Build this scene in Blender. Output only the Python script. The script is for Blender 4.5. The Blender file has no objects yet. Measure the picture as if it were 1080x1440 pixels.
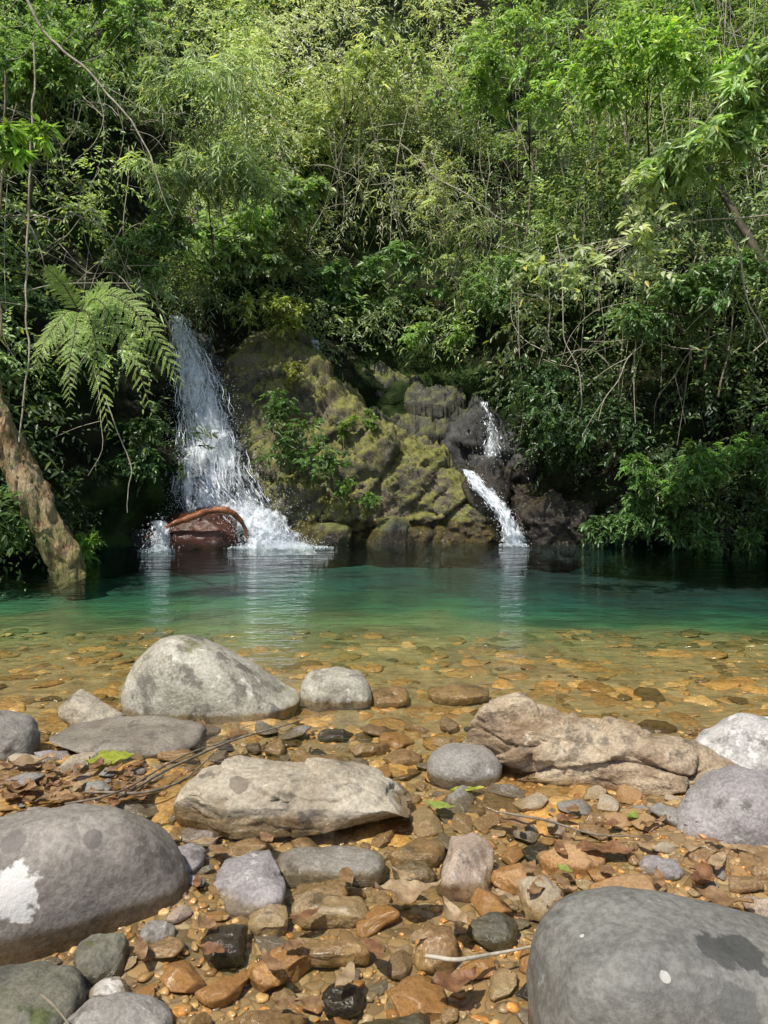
import bpy, bmesh, math
import numpy as np
from mathutils import Vector
R = math.radians
rng = np.random.default_rng(11)
SC = bpy.context.scene
C = SC.collection
F = 1067.0; PI = math.pi; TILT = R(4.29); H = 1.2

# ------------------------------------------------------------------ camera rays
def ray(px, py):
    a = (px-540)/F; b = -(py-720)/F
    return np.array([a, math.cos(TILT)+math.sin(TILT)*b, -math.sin(TILT)+math.cos(TILT)*b])
def at(px, py, Y):
    d = ray(px, py); s = Y/d[1]
    return np.array([d[0]*s, Y, H+d[2]*s])
def ground(px, py, z=0.0):
    d = ray(px, py); s = (z-H)/d[2]
    return np.array([d[0]*s, d[1]*s, z])
def project(P):
    y = P[:, 1]; dz = P[:, 2]-H
    fw = y*math.cos(TILT)-dz*math.sin(TILT); upc = y*math.sin(TILT)+dz*math.cos(TILT)
    return 540+F*P[:, 0]/np.maximum(fw, .1), 720-F*upc/np.maximum(fw, .1)

# ------------------------------------------------------------------ noise
def _h(ix, iy, iz, s):
    h = (ix*73856093) ^ (iy*19349663) ^ (iz*83492791) ^ ((s+1)*265443576)
    h = h & 0xffffffff
    h = (((h >> 16) ^ h)*0x45d9f3b) & 0xffffffff
    h = (((h >> 16) ^ h)*0x45d9f3b) & 0xffffffff
    h = (h >> 16) ^ h
    return h.astype(np.float64)/0xffffffff
def vnoise(p, s=0):
    f = np.floor(p); i = f.astype(np.int64); t = p-f
    t = t*t*t*(t*(t*6-15)+10)
    r = 0
    for dx in (0, 1):
        wx = t[:, 0] if dx else 1-t[:, 0]
        for dy in (0, 1):
            wy = t[:, 1] if dy else 1-t[:, 1]
            for dz in (0, 1):
                wz = t[:, 2] if dz else 1-t[:, 2]
                r = r+wx*wy*wz*_h(i[:, 0]+dx, i[:, 1]+dy, i[:, 2]+dz, s)
    return r*2-1
def fbm(p, o=4, s=0, g=.5):
    r = 0; a = 1; q = np.array(p, dtype=float)
    for k in range(o):
        r = r+a*vnoise(q, s+k*17); a *= g; q = q*2.03+3.7
    return r
def worley(p, s=0):
    """distance to the two nearest cell points, and a random height tilted as a plane per cell"""
    f = np.floor(p).astype(np.int64)
    n = len(p); f1 = np.full(n, 9.); f2 = np.full(n, 9.); cid = np.zeros(n)
    for dx in (-1, 0, 1):
        for dy in (-1, 0, 1):
            for dz in (-1, 0, 1):
                c = f+np.array([dx, dy, dz])
                j = np.stack([_h(c[:, 0], c[:, 1], c[:, 2], s+k) for k in range(3)], 1)
                off = p-(c+j)
                d = np.linalg.norm(off, axis=1)
                v = _h(c[:, 0], c[:, 1], c[:, 2], s+9)-.5
                gx = np.stack([_h(c[:, 0], c[:, 1], c[:, 2], s+20+k)-.5 for k in range(3)], 1)
                v = v+1.7*(gx*off).sum(1)
                m = d < f1
                f2 = np.where(m, f1, np.minimum(f2, d)); cid = np.where(m, v, cid); f1 = np.where(m, d, f1)
    return f1, f2, cid
def nrm(v): return v/np.maximum(np.linalg.norm(v, axis=-1, keepdims=True), 1e-9)

# ------------------------------------------------------------------ mesh helpers
def mesh_np(name, V, Fc, col=None, smooth=True):
    me = bpy.data.meshes.new(name)
    V = np.asarray(V, dtype=np.float32); Fc = np.asarray(Fc, dtype=np.int32)
    n, k = Fc.shape
    me.vertices.add(len(V)); me.vertices.foreach_set('co', V.ravel())
    me.loops.add(n*k); me.loops.foreach_set('vertex_index', Fc.ravel())
    me.polygons.add(n); me.polygons.foreach_set('loop_start', np.arange(0, n*k, k, dtype=np.int32))
    if smooth: me.polygons.foreach_set('use_smooth', np.ones(n, dtype=bool))
    me.update(calc_edges=True)
    if col is not None:
        a = me.color_attributes.new('Col', 'FLOAT_COLOR', 'POINT')
        c = np.ones((len(V), 4), dtype=np.float32); c[:, :3] = col
        a.data.foreach_set('color', c.ravel())
    return me
def tag(o, label=None, cat=None, group=None, kind=None):
    if label: o['label'] = label
    if cat: o['category'] = cat
    if group: o['group'] = group
    if kind: o['kind'] = kind
    return o
def thing(name, label, cat, loc, group=None):
    o = bpy.data.objects.new(name, None); C.objects.link(o); o.location = [float(v) for v in loc]
    o.empty_display_size = .1
    return tag(o, label, cat, group)
def put(name, V, Fc, mat, parent=None, col=None, loc=(0, 0, 0), smooth=True):
    """V in world coordinates; the origin goes to loc (or to the parent)"""
    loc = np.array(parent.location if parent else loc, dtype=float)
    me = mesh_np(name, np.asarray(V)-loc, Fc, col, smooth)
    me.materials.append(mat)
    o = bpy.data.objects.new(name, me); C.objects.link(o)
    if parent: o.parent = parent
    else: o.location = loc
    return o
_ico = {}
def ico(s):
    if s not in _ico:
        bm = bmesh.new(); bmesh.ops.create_icosphere(bm, subdivisions=s, radius=1)
        bm.verts.ensure_lookup_table()
        _ico[s] = (np.array([v.co[:] for v in bm.verts]), np.array([[v.index for v in f.verts] for f in bm.faces])); bm.free()
    return _ico[s][0].copy(), _ico[s][1]
def cube_base(n):
    if ('c', n) not in _ico:
        bm = bmesh.new(); bmesh.ops.create_cube(bm, size=2)
        bmesh.ops.subdivide_edges(bm, edges=bm.edges[:], cuts=n, use_grid_fill=True)
        bm.verts.ensure_lookup_table(); bm.verts.index_update()
        _ico[('c', n)] = (np.array([v.co[:] for v in bm.verts]), np.array([[v.index for v in f.verts] for f in bm.faces])); bm.free()
    return _ico[('c', n)][0].copy(), _ico[('c', n)][1]
def catmull(P, m):
    P = np.asarray(P, float)
    Q = np.vstack([2*P[0]-P[1], P, 2*P[-1]-P[-2]]); out = []
    for i in range(1, len(Q)-2):
        for t in np.arange(m)/m:
            a, b, c, d = Q[i-1], Q[i], Q[i+1], Q[i+2]
            out.append(.5*(2*b+(c-a)*t+(2*a-5*b+4*c-d)*t*t+(3*b-a-3*c+d)*t**3))
    out.append(P[-1]); return np.array(out)
def tube(pts, rad, sides=7, sub=6, bump=0, seed=0, wob=0, bs=(9, 9, 3.)):
    P = catmull(pts, sub); n = len(P)
    r = np.interp(np.linspace(0, 1, n), np.linspace(0, 1, len(rad)), rad)
    if wob: P = P+wob*np.stack([fbm(P*2.3+seed*3.1+k*11, 3, seed) for k in range(3)], 1)
    T = nrm(np.gradient(P, axis=0)); ref = np.array([.31, .9, .27])
    A = nrm(np.cross(T, ref)); B = np.cross(T, A)
    th = np.arange(sides)/sides*2*PI
    d = A[:, None]*np.cos(th)[None, :, None]+B[:, None]*np.sin(th)[None, :, None]
    V = (P[:, None]+d*r[:, None, None]).reshape(-1, 3)
    if bump:
        q = V*np.array(bs)
        V = V+d.reshape(-1, 3)*(bump*fbm(q, 4, seed))[:, None]
    i = np.arange(n-1)[:, None]*sides; j = np.arange(sides)[None]; jn = (j+1) % sides
    Fc = np.stack([i+j, i+jn, i+sides+jn, i+sides+j], -1).reshape(-1, 4)
    return V, Fc
def join(parts):
    Vs = []; Fs = []; Cs = []; o = 0
    for p in parts:
        Vs.append(p[0]); Fs.append(p[1]+o); o += len(p[0])
        if len(p) > 2: Cs.append(p[2])
    return (np.vstack(Vs), np.vstack(Fs), np.vstack(Cs)) if Cs else (np.vstack(Vs), np.vstack(Fs))

# ------------------------------------------------------------------ materials
def newmat(name):
    m = bpy.data.materials.new(name); m.use_nodes = True; t = m.node_tree; t.nodes.clear(); return m, t
def N(t, typ, ins=None, **props):
    n = t.nodes.new(typ)
    for k, v in props.items(): setattr(n, k, v)
    for k, v in (ins or {}).items():
        s = n.inputs[k]
        if isinstance(v, bpy.types.NodeSocket): t.links.new(v, s)
        else:
            if isinstance(v, tuple) and len(v) == 3 and s.type == 'RGBA': v = v+(1,)
            s.default_value = v
    return n
def mixc(t, f, a, b, blend='MIX'):
    n = N(t, 'ShaderNodeMix', {0: f, 6: a, 7: b}, data_type='RGBA', blend_type=blend); return n.outputs[2]
def mr(t, v, a, b, c=0., d=1., smooth=True):
    return N(t, 'ShaderNodeMapRange', {'Value': v, 'From Min': a, 'From Max': b, 'To Min': c, 'To Max': d},
             interpolation_type='SMOOTHSTEP' if smooth else 'LINEAR').outputs[0]
def mth(t, op, a, b=0.):
    return N(t, 'ShaderNodeMath', {0: a, 1: b}, operation=op).outputs[0]
def noise(t, vec, scale, detail=4., rough=.55):
    return N(t, 'ShaderNodeTexNoise', {'Vector': vec, 'Scale': scale, 'Detail': detail, 'Roughness': rough}).outputs[0]
def out(t, sh): N(t, 'ShaderNodeOutputMaterial', {'Surface': sh})
def depth_tint(t, col):
    """what is under water takes on the pool's colour with depth"""
    geo = N(t, 'ShaderNodeNewGeometry'); pos = geo.outputs['Position']
    sep = N(t, 'ShaderNodeSeparateXYZ', {0: pos})
    z = mth(t, 'ADD', sep.outputs[2], mth(t, 'MULTIPLY', mth(t, 'SUBTRACT', noise(t, pos, .6, 5.), .5), .15))
    z = N(t, 'ShaderNodeMath', {0: z, 1: sep.outputs[2]}, operation='MINIMUM').outputs[0]
    d = mr(t, z, 0., -.44, 0., 1., False)
    cr = N(t, 'ShaderNodeValToRGB', {0: d}); e = cr.color_ramp.elements
    e[0].position = 0.; e[0].color = (.36, .28, .12, 1)
    e[1].position = 1.; e[1].color = (.0, .030, .038, 1)
    for p, c in ((.12, (.30, .27, .10)), (.22, (.21, .25, .085)), (.34, (.11, .205, .075)), (.50, (.036, .165, .075)), (.67, (.007, .11, .074)), (.84, (.002, .063, .06))):
        x = e.new(p); x.color = c+(1,)
    tc = mixc(t, 1., cr.outputs[0], mixc(t, mr(t, noise(t, pos, 1.5, 6., .6), .36, .64), (.5, .53, .56), (1.25, 1.2, 1.15)), 'MULTIPLY')
    f = mr(t, z, -.03, -.25, 0., .94)
    return mixc(t, f, col, tc), sep.outputs[2]

def rock_mat(name, c1, c2, lichen=0., lcol=(.55, .54, .5), stain=0., moss=0., mcol=(.10, .12, .03), wetz=.02, scale=4., patches=(), bump=.35, rough=.8, wetdark=.5, speck=.25, mossw=.1, tint=True):
    m, t = newmat(name)
    o = N(t, 'ShaderNodeTexCoord').outputs['Object']
    geo = N(t, 'ShaderNodeNewGeometry')
    sep = N(t, 'ShaderNodeSeparateXYZ', {0: geo.outputs['Position']})
    rnd = N(t, 'ShaderNodeObjectInfo').outputs['Random']
    vec = N(t, 'ShaderNodeVectorMath', {0: o, 1: N(t, 'ShaderNodeCombineXYZ', {0: mth(t, 'MULTIPLY', rnd, 31.), 1: mth(t, 'MULTIPLY', rnd, 17.), 2: 0.}).outputs[0]}, operation='ADD').outputs[0]
    big = noise(t, vec, scale, 6., .6)
    col = mixc(t, mr(t, big, .35, .65), c2, c1)
    fine = noise(t, vec, scale*16, 5., .7)
    col = mixc(t, speck*2, col, mixc(t, mr(t, fine, .35, .65), (.35, .34, .33), (1., 1., 1.)), 'MULTIPLY')
    if stain:
        n = noise(t, vec, scale*1.7, 8., .68)
        col = mixc(t, mr(t, n, .58-.12*stain, .70-.12*stain, 0., .7), col, (.07, .062, .05))
    if lichen:
        n = noise(t, N(t, 'ShaderNodeVectorMath', {0: vec, 1: (7.3, 2.1, 5.)}, operation='ADD').outputs[0], scale*2.6, 9., .7)
        col = mixc(t, mr(t, n, .64-.14*lichen, .72-.14*lichen, 0., .75), col, lcol)
    if moss:
        sn = N(t, 'ShaderNodeSeparateXYZ', {0: geo.outputs['Normal']}).outputs[2]
        n = noise(t, vec, scale*1.3, 9., .7)
        v = mth(t, 'ADD', mth(t, 'MULTIPLY', sn, .22), n)
        mc = mixc(t, mr(t, noise(t, vec, scale*6, 6., .65), .35, .65), mcol, (mcol[0]*.4, mcol[1]*.42, mcol[2]*.4))
        col = mixc(t, mr(t, v, .85-mossw/2-.3*moss, .85+mossw/2-.3*moss, 0., .9), col, mc)
    for (p, r, pc) in patches:
        d = N(t, 'ShaderNodeVectorMath', {0: o, 1: tuple(float(x) for x in p)}, operation='DISTANCE').outputs['Value']
        d = mth(t, 'ADD', d, mth(t, 'MULTIPLY', mth(t, 'SUBTRACT', noise(t, o, 16., 6., .6), .5), r*2.2))
        col = mixc(t, mr(t, d, r*.95, r*.75, 0., .85), col, pc)
    zz = mth(t, 'ADD', sep.outputs[2], mth(t, 'MULTIPLY', mth(t, 'SUBTRACT', noise(t, o, 9., 4.), .5), .05*max(1, wetz*8)))
    wet = mr(t, zz, wetz, wetz-.03*max(1, wetz*6), 0., 1.)
    col = mixc(t, wet, col, mixc(t, 1., col, (wetdark*1.2, wetdark, wetdark*.75), 'MULTIPLY'))
    if tint: col, z = depth_tint(t, col)
    else: col = mixc(t, mr(t, sep.outputs[2], .01, -.10), col, (.004, .022, .022))
    b = N(t, 'ShaderNodeBump', {'Height': mth(t, 'ADD', fine, mth(t, 'MULTIPLY', noise(t, vec, scale*4, 6., .65), 1.6)), 'Strength': bump, 'Distance': .02})
    bs = N(t, 'ShaderNodeBsdfPrincipled', {'Base Color': col, 'Roughness': mr(t, wet, 0., 1., rough, .16), 'Normal': b.outputs[0]})
    out(t, bs.outputs[0]); return m

def pebble_mat(name):
    m, t = newmat(name)
    a = N(t, 'ShaderNodeAttribute', attribute_name='Col').outputs['Color']
    o = N(t, 'ShaderNodeTexCoord').outputs['Object']
    n = noise(t, o, 60., 6., .65)
    col = mixc(t, .8, a, mixc(t, mr(t, n, .3, .7), (.45, .41, .37), (1.25, 1.2, 1.15)), 'MULTIPLY')
    geo = N(t, 'ShaderNodeNewGeometry')
    z = N(t, 'ShaderNodeSeparateXYZ', {0: geo.outputs['Position']}).outputs[2]
    zz = mth(t, 'ADD', z, mth(t, 'MULTIPLY', mth(t, 'SUBTRACT', noise(t, o, 5., 3.), .5), .06))
    wet = mr(t, zz, .045, .012)
    col = mixc(t, wet, col, mixc(t, 1., col, (1.1, .87, .58), 'MULTIPLY'))
    col, z = depth_tint(t, col)
    b = N(t, 'ShaderNodeBump', {'Height': n, 'Strength': .25, 'Distance': .01})
    out(t, N(t, 'ShaderNodeBsdfPrincipled', {'Base Color': col, 'Roughness': mr(t, wet, 0., 1., .75, .14), 'Normal': b.outputs[0]}).outputs[0])
    return m
def leaf_mat(name, trans=.35, rough=.42, spec=.5):
    m, t = newmat(name)
    a = N(t, 'ShaderNodeAttribute', attribute_name='Col').outputs['Color']
    p = N(t, 'ShaderNodeBsdfPrincipled', {'Base Color': a, 'Roughness': rough, 'Specular IOR Level': spec})
    tr = N(t, 'ShaderNodeBsdfTranslucent', {'Color': mixc(t, 1., a, (1.2, 1.3, .6), 'MULTIPLY')})
    out(t, N(t, 'ShaderNodeMixShader', {0: trans, 1: p.outputs[0], 2: tr.outputs[0]}).outputs[0]); return m
def bark_mat(name, c1, c2, moss=0., mossz=0., pale=0.):
    m, t = newmat(name)
    o = N(t, 'ShaderNodeTexCoord').outputs['Object']
    v = N(t, 'ShaderNodeMapping', {'Vector': o, 'Rotation': (0, R(-24), 0), 'Scale': (1., 1., .22)}).outputs[0]
    n = noise(t, v, 24., 8., .72); n2 = noise(t, o, 4., 6., .65)
    col = mixc(t, mr(t, n, .40, .60), c2, c1)
    if pale: col = mixc(t, mr(t, n2, .46, .58, 0., pale), col, mixc(t, mr(t, n, .4, .6), (.28, .21, .12), (.62, .50, .32)))
    if moss:
        geo = N(t, 'ShaderNodeNewGeometry'); z = N(t, 'ShaderNodeSeparateXYZ', {0: geo.outputs['Position']}).outputs[2]
        f = mth(t, 'ADD', mr(t, z, mossz, 0., 0., .3), n2)
        col = mixc(t, mr(t, f, .58, .74, 0., moss), col, mixc(t, mr(t, n, .4, .6), (.10, .105, .03), (.30, .28, .085)))
    b = N(t, 'ShaderNodeBump', {'Height': n, 'Strength': 1., 'Distance': .07})
    out(t, N(t, 'ShaderNodeBsdfPrincipled', {'Base Color': col, 'Roughness': .85, 'Normal': b.outputs[0]}).outputs[0]); return m
def plain_noise(name, c1, c2, scale, rough=.8, bump=.3):
    m, t = newmat(name)
    o = N(t, 'ShaderNodeTexCoord').outputs['Object']; n = noise(t, o, scale, 7., .65)
    b = N(t, 'ShaderNodeBump', {'Height': n, 'Strength': bump, 'Distance': .03})
    out(t, N(t, 'ShaderNodeBsdfPrincipled', {'Base Color': mixc(t, mr(t, n, .35, .65), c2, c1), 'Roughness': rough, 'Normal': b.outputs[0]}).outputs[0]); return m

LEAF = leaf_mat('leaf', .46, .36, .6); LEAF_SHADE = leaf_mat('leaf_shaded', .32, .34, .55); FERN = leaf_mat('fern', .45, .5, .35)  # second leaf material: duller copy standing in for shade on the low banks
PEB = pebble_mat('pebble')
TWIG = plain_noise('twig', (.26, .22, .16), (.12, .095, .065), 30)
PALETWIG = plain_noise('pale_twig', (.52, .47, .38), (.30, .26, .19), 30)
STEM = plain_noise('stem', (.10, .085, .05), (.04, .034, .022), 14)
TRUNK = bark_mat('bark', (.54, .38, .20), (.16, .10, .05), .75, .9, .9)

# ------------------------------------------------------------------ world, sun, camera
sd = np.array([-.30, -.40, .86]); sd = sd/np.linalg.norm(sd)
w = bpy.data.worlds.new("World"); SC.world = w; w.use_nodes = True
t = w.node_tree; t.nodes.clear()
sky = N(t, 'ShaderNodeTexSky', sky_type='NISHITA', sun_disc=False, sun_elevation=math.asin(sd[2]), sun_rotation=math.atan2(sd[0], sd[1]))
bg = N(t, 'ShaderNodeBackground', {'Color': sky.outputs[0], 'Strength': .15})
N(t, 'ShaderNodeOutputWorld', {'Surface': bg.outputs[0]})
L = bpy.data.lights.new('sun', 'SUN'); L.energy = 5.0; L.angle = R(.5); L.color = (1, .935, .82)
lo = bpy.data.objects.new('sun', L); C.objects.link(lo); lo.location = (-4, -3, 18)
lo.rotation_euler = Vector(sd).to_track_quat('Z', 'Y').to_euler()
cam = bpy.data.cameras.new('camera'); co = bpy.data.objects.new('camera', cam); C.objects.link(co)
cam.sensor_fit = 'VERTICAL'; cam.sensor_height = 24; cam.lens = 24*F/1440
co.location = (0, 0, H); co.rotation_euler = (R(90)-TILT, 0, 0); cam.clip_end = 300; cam.clip_start = .05
SC.camera = co
SC.view_settings.view_transform = 'Standard'; SC.view_settings.look = 'None'; SC.view_settings.exposure = 0

# ------------------------------------------------------------------ ground
def bed(x, y):
    x = np.asarray(x, float); y = np.asarray(y, float)
    b = np.interp(y, [-8, -.5, 1.0, 1.5, 2.0, 2.8, 3.4, 4.2, 5.0, 6.0, 7.4, 9, 14], [.5, .10, -.018, -.043, -.043, -.046, -.052, -.078, -.12, -.175, -.25, -.33, -.37])
    b = b-.09*np.clip((x-.3)/2.2, 0, 1)*np.clip((y-5.5)/2., 0, 1)  # deeper on the right, darkening the tint for the overhang's shade and reflection
    b = b+.078*np.exp(-((x-1.05)/.42)**2-((y-2.34)/.38)**2)+.055*np.exp(-((x+.56)/.19)**2-((y-1.95)/.25)**2)+.07*np.exp(-((x+1.35)/.35)**2-((y-2.7)/.32)**2)
    b = b-.015*np.exp(-((x-.0-.1*np.sin(y*2.2))/.35)**2)*np.clip((3.3-y)/.6, 0, 1)
    p = np.stack([x, y, x*0], -1).reshape(-1, 3)
    b = b+(.016*fbm(p*2.1, 3, 5)+.004*fbm(p*11, 3, 8)).reshape(x.shape)
    return b
def axis(a, b, fa, fb, nf, nc):
    return np.concatenate([np.linspace(a, fa, nc, endpoint=False), np.linspace(fa, fb, nf, endpoint=False), np.linspace(fb, b, nc)])
def grid(U, Vv):
    nu, nv = len(U), len(Vv)
    i = np.arange(nu-1)[:, None]; j = np.arange(nv-1)[None]
    a = i*nv+j
    return np.stack([a, a+nv, a+nv+1, a+1], -1).reshape(-1, 4)
xs = axis(-16, 16, -2.2, 2.2, 220, 40); ys = axis(-8, 20, 1.2, 5.5, 220, 40)
X, Y = np.meshgrid(xs, ys, indexing='ij')
m, t = newmat('gravel_bed')
o = N(t, 'ShaderNodeTexCoord').outputs['Object']
ow = mixc(t, .06, o, N(t, 'ShaderNodeTexNoise', {'Vector': o, 'Scale': 9., 'Detail': 3.}).outputs[1], 'ADD')
va = N(t, 'ShaderNodeSeparateXYZ', {0: N(t, 'ShaderNodeTexVoronoi', {'Vector': ow, 'Scale': 26.}).outputs['Color']}).outputs[0]
vb = N(t, 'ShaderNodeTexVoronoi', {'Vector': ow, 'Scale': 26.}, feature='DISTANCE_TO_EDGE').outputs['Distance']
cr = N(t, 'ShaderNodeValToRGB', {0: va}); e = cr.color_ramp.elements
e[0].color = (.13, .095, .05, 1); e[1].color = (.42, .33, .20, 1)
for p, c in ((.3, (.35, .22, .095, 1)), (.55, (.25, .18, .10, 1)), (.8, (.42, .28, .13, 1))): e.new(p).color = c
col = mixc(t, mr(t, vb, 0., .12, .55, 1.), (.06, .042, .026), cr.outputs[0])
cr2 = N(t, 'ShaderNodeValToRGB', {0: noise(t, o, 10., 7., .62)}); e = cr2.color_ramp.elements
e[0].position = .3; e[0].color = (.15, .115, .055, 1); e[1].position = .7; e[1].color = (.42, .34, .18, 1); e.new(.5).color = (.29, .23, .115, 1)
yy = N(t, 'ShaderNodeSeparateXYZ', {0: o}).outputs[1]
col = mixc(t, mr(t, yy, 2.6, 3.8, 0., .9), col, cr2.outputs[0])
col = mixc(t, .8, col, mixc(t, noise(t, o, 3., 5.), (.45, .42, .38), (1.35, 1.28, 1.15)), 'MULTIPLY')
col, z = depth_tint(t, col)
b = N(t, 'ShaderNodeBump', {'Height': vb, 'Strength': .4, 'Distance': .02})
out(t, N(t, 'ShaderNodeBsdfPrincipled', {'Base Color': col, 'Roughness': .5, 'Normal': b.outputs[0]}).outputs[0])
g = put('ground', np.stack([X, Y, bed(X, Y)], -1).reshape(-1, 3), grid(xs, ys), m)
tag(g, 'gravelly stream bed sloping from the near shore into the green pool', 'ground', kind='structure')

# ------------------------------------------------------------------ water
m, t = newmat('water')
o = N(t, 'ShaderNodeTexCoord').outputs['Object']
v = N(t, 'ShaderNodeMapping', {'Vector': o, 'Scale': (.8, 1.9, 1.)}).outputs[0]
hgt = mth(t, 'ADD', mth(t, 'ADD', noise(t, v, 3.0, 3., .5), mth(t, 'MULTIPLY', noise(t, v, 11., 3., .5), .35)), mth(t, 'MULTIPLY', noise(t, v, 32., 2., .5), .10))
b = N(t, 'ShaderNodeBump', {'Height': hgt, 'Strength': .40, 'Distance': .06})
fr = mth(t, 'MULTIPLY', N(t, 'ShaderNodeFresnel', {'IOR': 1.33, 'Normal': b.outputs[0]}).outputs[0], .92)
out(t, N(t, 'ShaderNodeMixShader', {0: fr, 1: N(t, 'ShaderNodeBsdfTransparent', {'Color': (.97, .985, .96, 1)}).outputs[0],
    2: N(t, 'ShaderNodeBsdfGlossy', {'Color': (.97, 1, 1, 1), 'Roughness': .02, 'Normal': b.outputs[0]}).outputs[0]}).outputs[0])
wx = np.linspace(-15, 15, 40); wy = np.linspace(-7.5, 16, 40); X, Y = np.meshgrid(wx, wy, indexing='ij')
g = put('water', np.stack([X, Y, X*0], -1).reshape(-1, 3), grid(wx, wy), m)
tag(g, 'clear pool water, amber in the shallows and teal under the falls', 'water', kind='structure')

# ------------------------------------------------------------------ hillside
plan = catmull([(-8, -7), (-7.6, 0), (-7, 4.5), (-5.6, 7.6), (-4.2, 8.7), (-3.2, 9.9), (-2.4, 10.9), (-1.2, 11.3), (0, 11.9), (1.3, 11.9), (2.3, 10.8), (3.6, 10.2), (5.0, 9.7), (6.4, 8.4), (7.4, 5.5), (8, 1), (8.4, -7)], 14)
pl = np.concatenate([[0], np.cumsum(np.linalg.norm(np.diff(plan, axis=0), axis=1))])
def wall(s, z, extra=0.):
    """point on the gorge wall at plan length s and height z; extra pushes it in towards the pool"""
    s = np.asarray(s, float)
    x = np.interp(s, pl, plan[:, 0]); y = np.interp(s, pl, plan[:, 1])
    x2 = np.interp(s+.4, pl, plan[:, 0]); y2 = np.interp(s+.4, pl, plan[:, 1]); x1 = np.interp(s-.4, pl, plan[:, 0]); y1 = np.interp(s-.4, pl, plan[:, 1])
    tx, ty = x2-x1, y2-y1; l = np.hypot(tx, ty)+1e-9
    nx, ny = -ty/l, tx/l          # outward
    off = np.interp(z, [-1, 0, 1, 2.4, 4, 6, 9, 13, 20], [-.1, 0, .25, .7, 1.8, 3.0, 4.6, 6.8, 12])-extra
    return np.stack([x+nx*off, y+ny*off, z+0*x], -1), np.stack([-nx, -ny, 0*nx], -1)
ss = np.linspace(0, pl[-1], 260); zs = np.concatenate([np.linspace(-.6, 4, 60), np.linspace(4.2, 20, 50)])
S, Z = np.meshgrid(ss, zs, indexing='ij')
Pw, Nw = wall(S.ravel(), Z.ravel())
Pw = Pw+Nw*(.28*fbm(Pw*1.1, 4, 3)+.12*fbm(Pw*3.7, 3, 4))[:, None]
m, t = newmat('hillside')
o = N(t, 'ShaderNodeTexCoord').outputs['Object']
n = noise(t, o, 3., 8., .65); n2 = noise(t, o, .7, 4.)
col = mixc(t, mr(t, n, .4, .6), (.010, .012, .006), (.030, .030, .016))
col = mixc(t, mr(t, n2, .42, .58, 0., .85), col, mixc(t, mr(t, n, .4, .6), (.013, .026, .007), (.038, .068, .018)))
zc = N(t, 'ShaderNodeSeparateXYZ', {0: N(t, 'ShaderNodeNewGeometry').outputs['Position']}).outputs[2]
col = mixc(t, mr(t, zc, .08, -.05), col, (.003, .018, .018))
b = N(t, 'ShaderNodeBump', {'Height': n, 'Strength': .8, 'Distance': .15})
out(t, N(t, 'ShaderNodeBsdfPrincipled', {'Base Color': col, 'Roughness': .9, 'Specular IOR Level': .1, 'Normal': b.outputs[0]}).outputs[0])
g = put('hillside', Pw, grid(ss, zs), m)
tag(g, 'steep dark earth side of the gorge under the forest', 'hillside', kind='structure')

# ------------------------------------------------------------------ rocks
FOOT = []
def rock_verts(w, d, h, top=None, boxy=.8, rough=.1, fine=.02, seed=0, sub=5, lean=0., cell=0., cellscale=2., cuts=0, low=.4, skew=0., tilt=0., zs_=1.3, grain=.08, cube=0, planes=(), c2=.34, c3=.12, crack=.24, crisp=.88):
    r = np.random.default_rng(seed)
    if cube:
        V, Fc = cube_base(cube); p = 2/boxy
        V = np.tan(V*PI/4)
        P = V/(np.abs(V)**p).sum(1, keepdims=True)**(1/p)
        D = nrm(nrm(np.sign(P)*np.abs(P)**(p-1))+.35*nrm(P))
    else:
        V, Fc = ico(sub); P = np.sign(V)*np.abs(V)**boxy; D = nrm(V)
    for k in range(cuts):
        n = nrm(r.normal(size=3)*np.array([1, 1, .8])); c = r.uniform(.62, .9)
        e = P@n-c; P = P-np.outer(np.maximum(e, 0)*crisp, n)
    for (n, c) in planes:
        n = nrm(np.array(n, float)); e = P@n-c; P = P-np.outer(np.maximum(e, 0)*.95, n)
    P = P*np.array([w/2, d/2, 1.])
    th = h if top is None else np.interp(P[:, 0], top[0], top[1])
    z = np.where(P[:, 2] > 0, P[:, 2]*th, P[:, 2]*(low*h+.03))
    P[:, 2] = z
    P[:, 1] += lean*np.clip(z/h, 0, 1)
    P[:, 0] += skew*np.clip(z/h, 0, 1)
    s = (w*d*h)**(1/3)
    q = P/s+seed*7.31
    P = P+D*(s*(rough*fbm(q*1.5, 3, seed)+fine*fbm(q*6, 3, seed+5)))[:, None]
    if cell:
        # broken into blocks, every block a tilted facet, with narrow cracks between
        ca, sa = math.cos(tilt), math.sin(tilt)
        def cells(p): return np.stack([p[:, 0]*ca-p[:, 2]*sa, p[:, 1], (p[:, 0]*sa+p[:, 2]*ca)*zs_], 1)
        q = cells(P)*cellscale+.05*np.stack([fbm(P*2.2+k*9, 2, k) for k in range(3)], 1)
        f1, f2, cid = worley(q, seed)
        q2 = q*2.3+4; g1, g2, cid2 = worley(q2, seed+3)
        q3 = q*5.1+9; h1, h2, cid3 = worley(q3, seed+7)
        P = P+D*(cell*cid-cell*crack*np.exp(-(f2-f1)/.035)+cell*c2*cid2-cell*.5*c2*np.exp(-(g2-g1)/.05)+cell*c3*cid3+cell*grain*fbm(P*9, 4, seed+2))[:, None]
    return P, Fc
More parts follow.
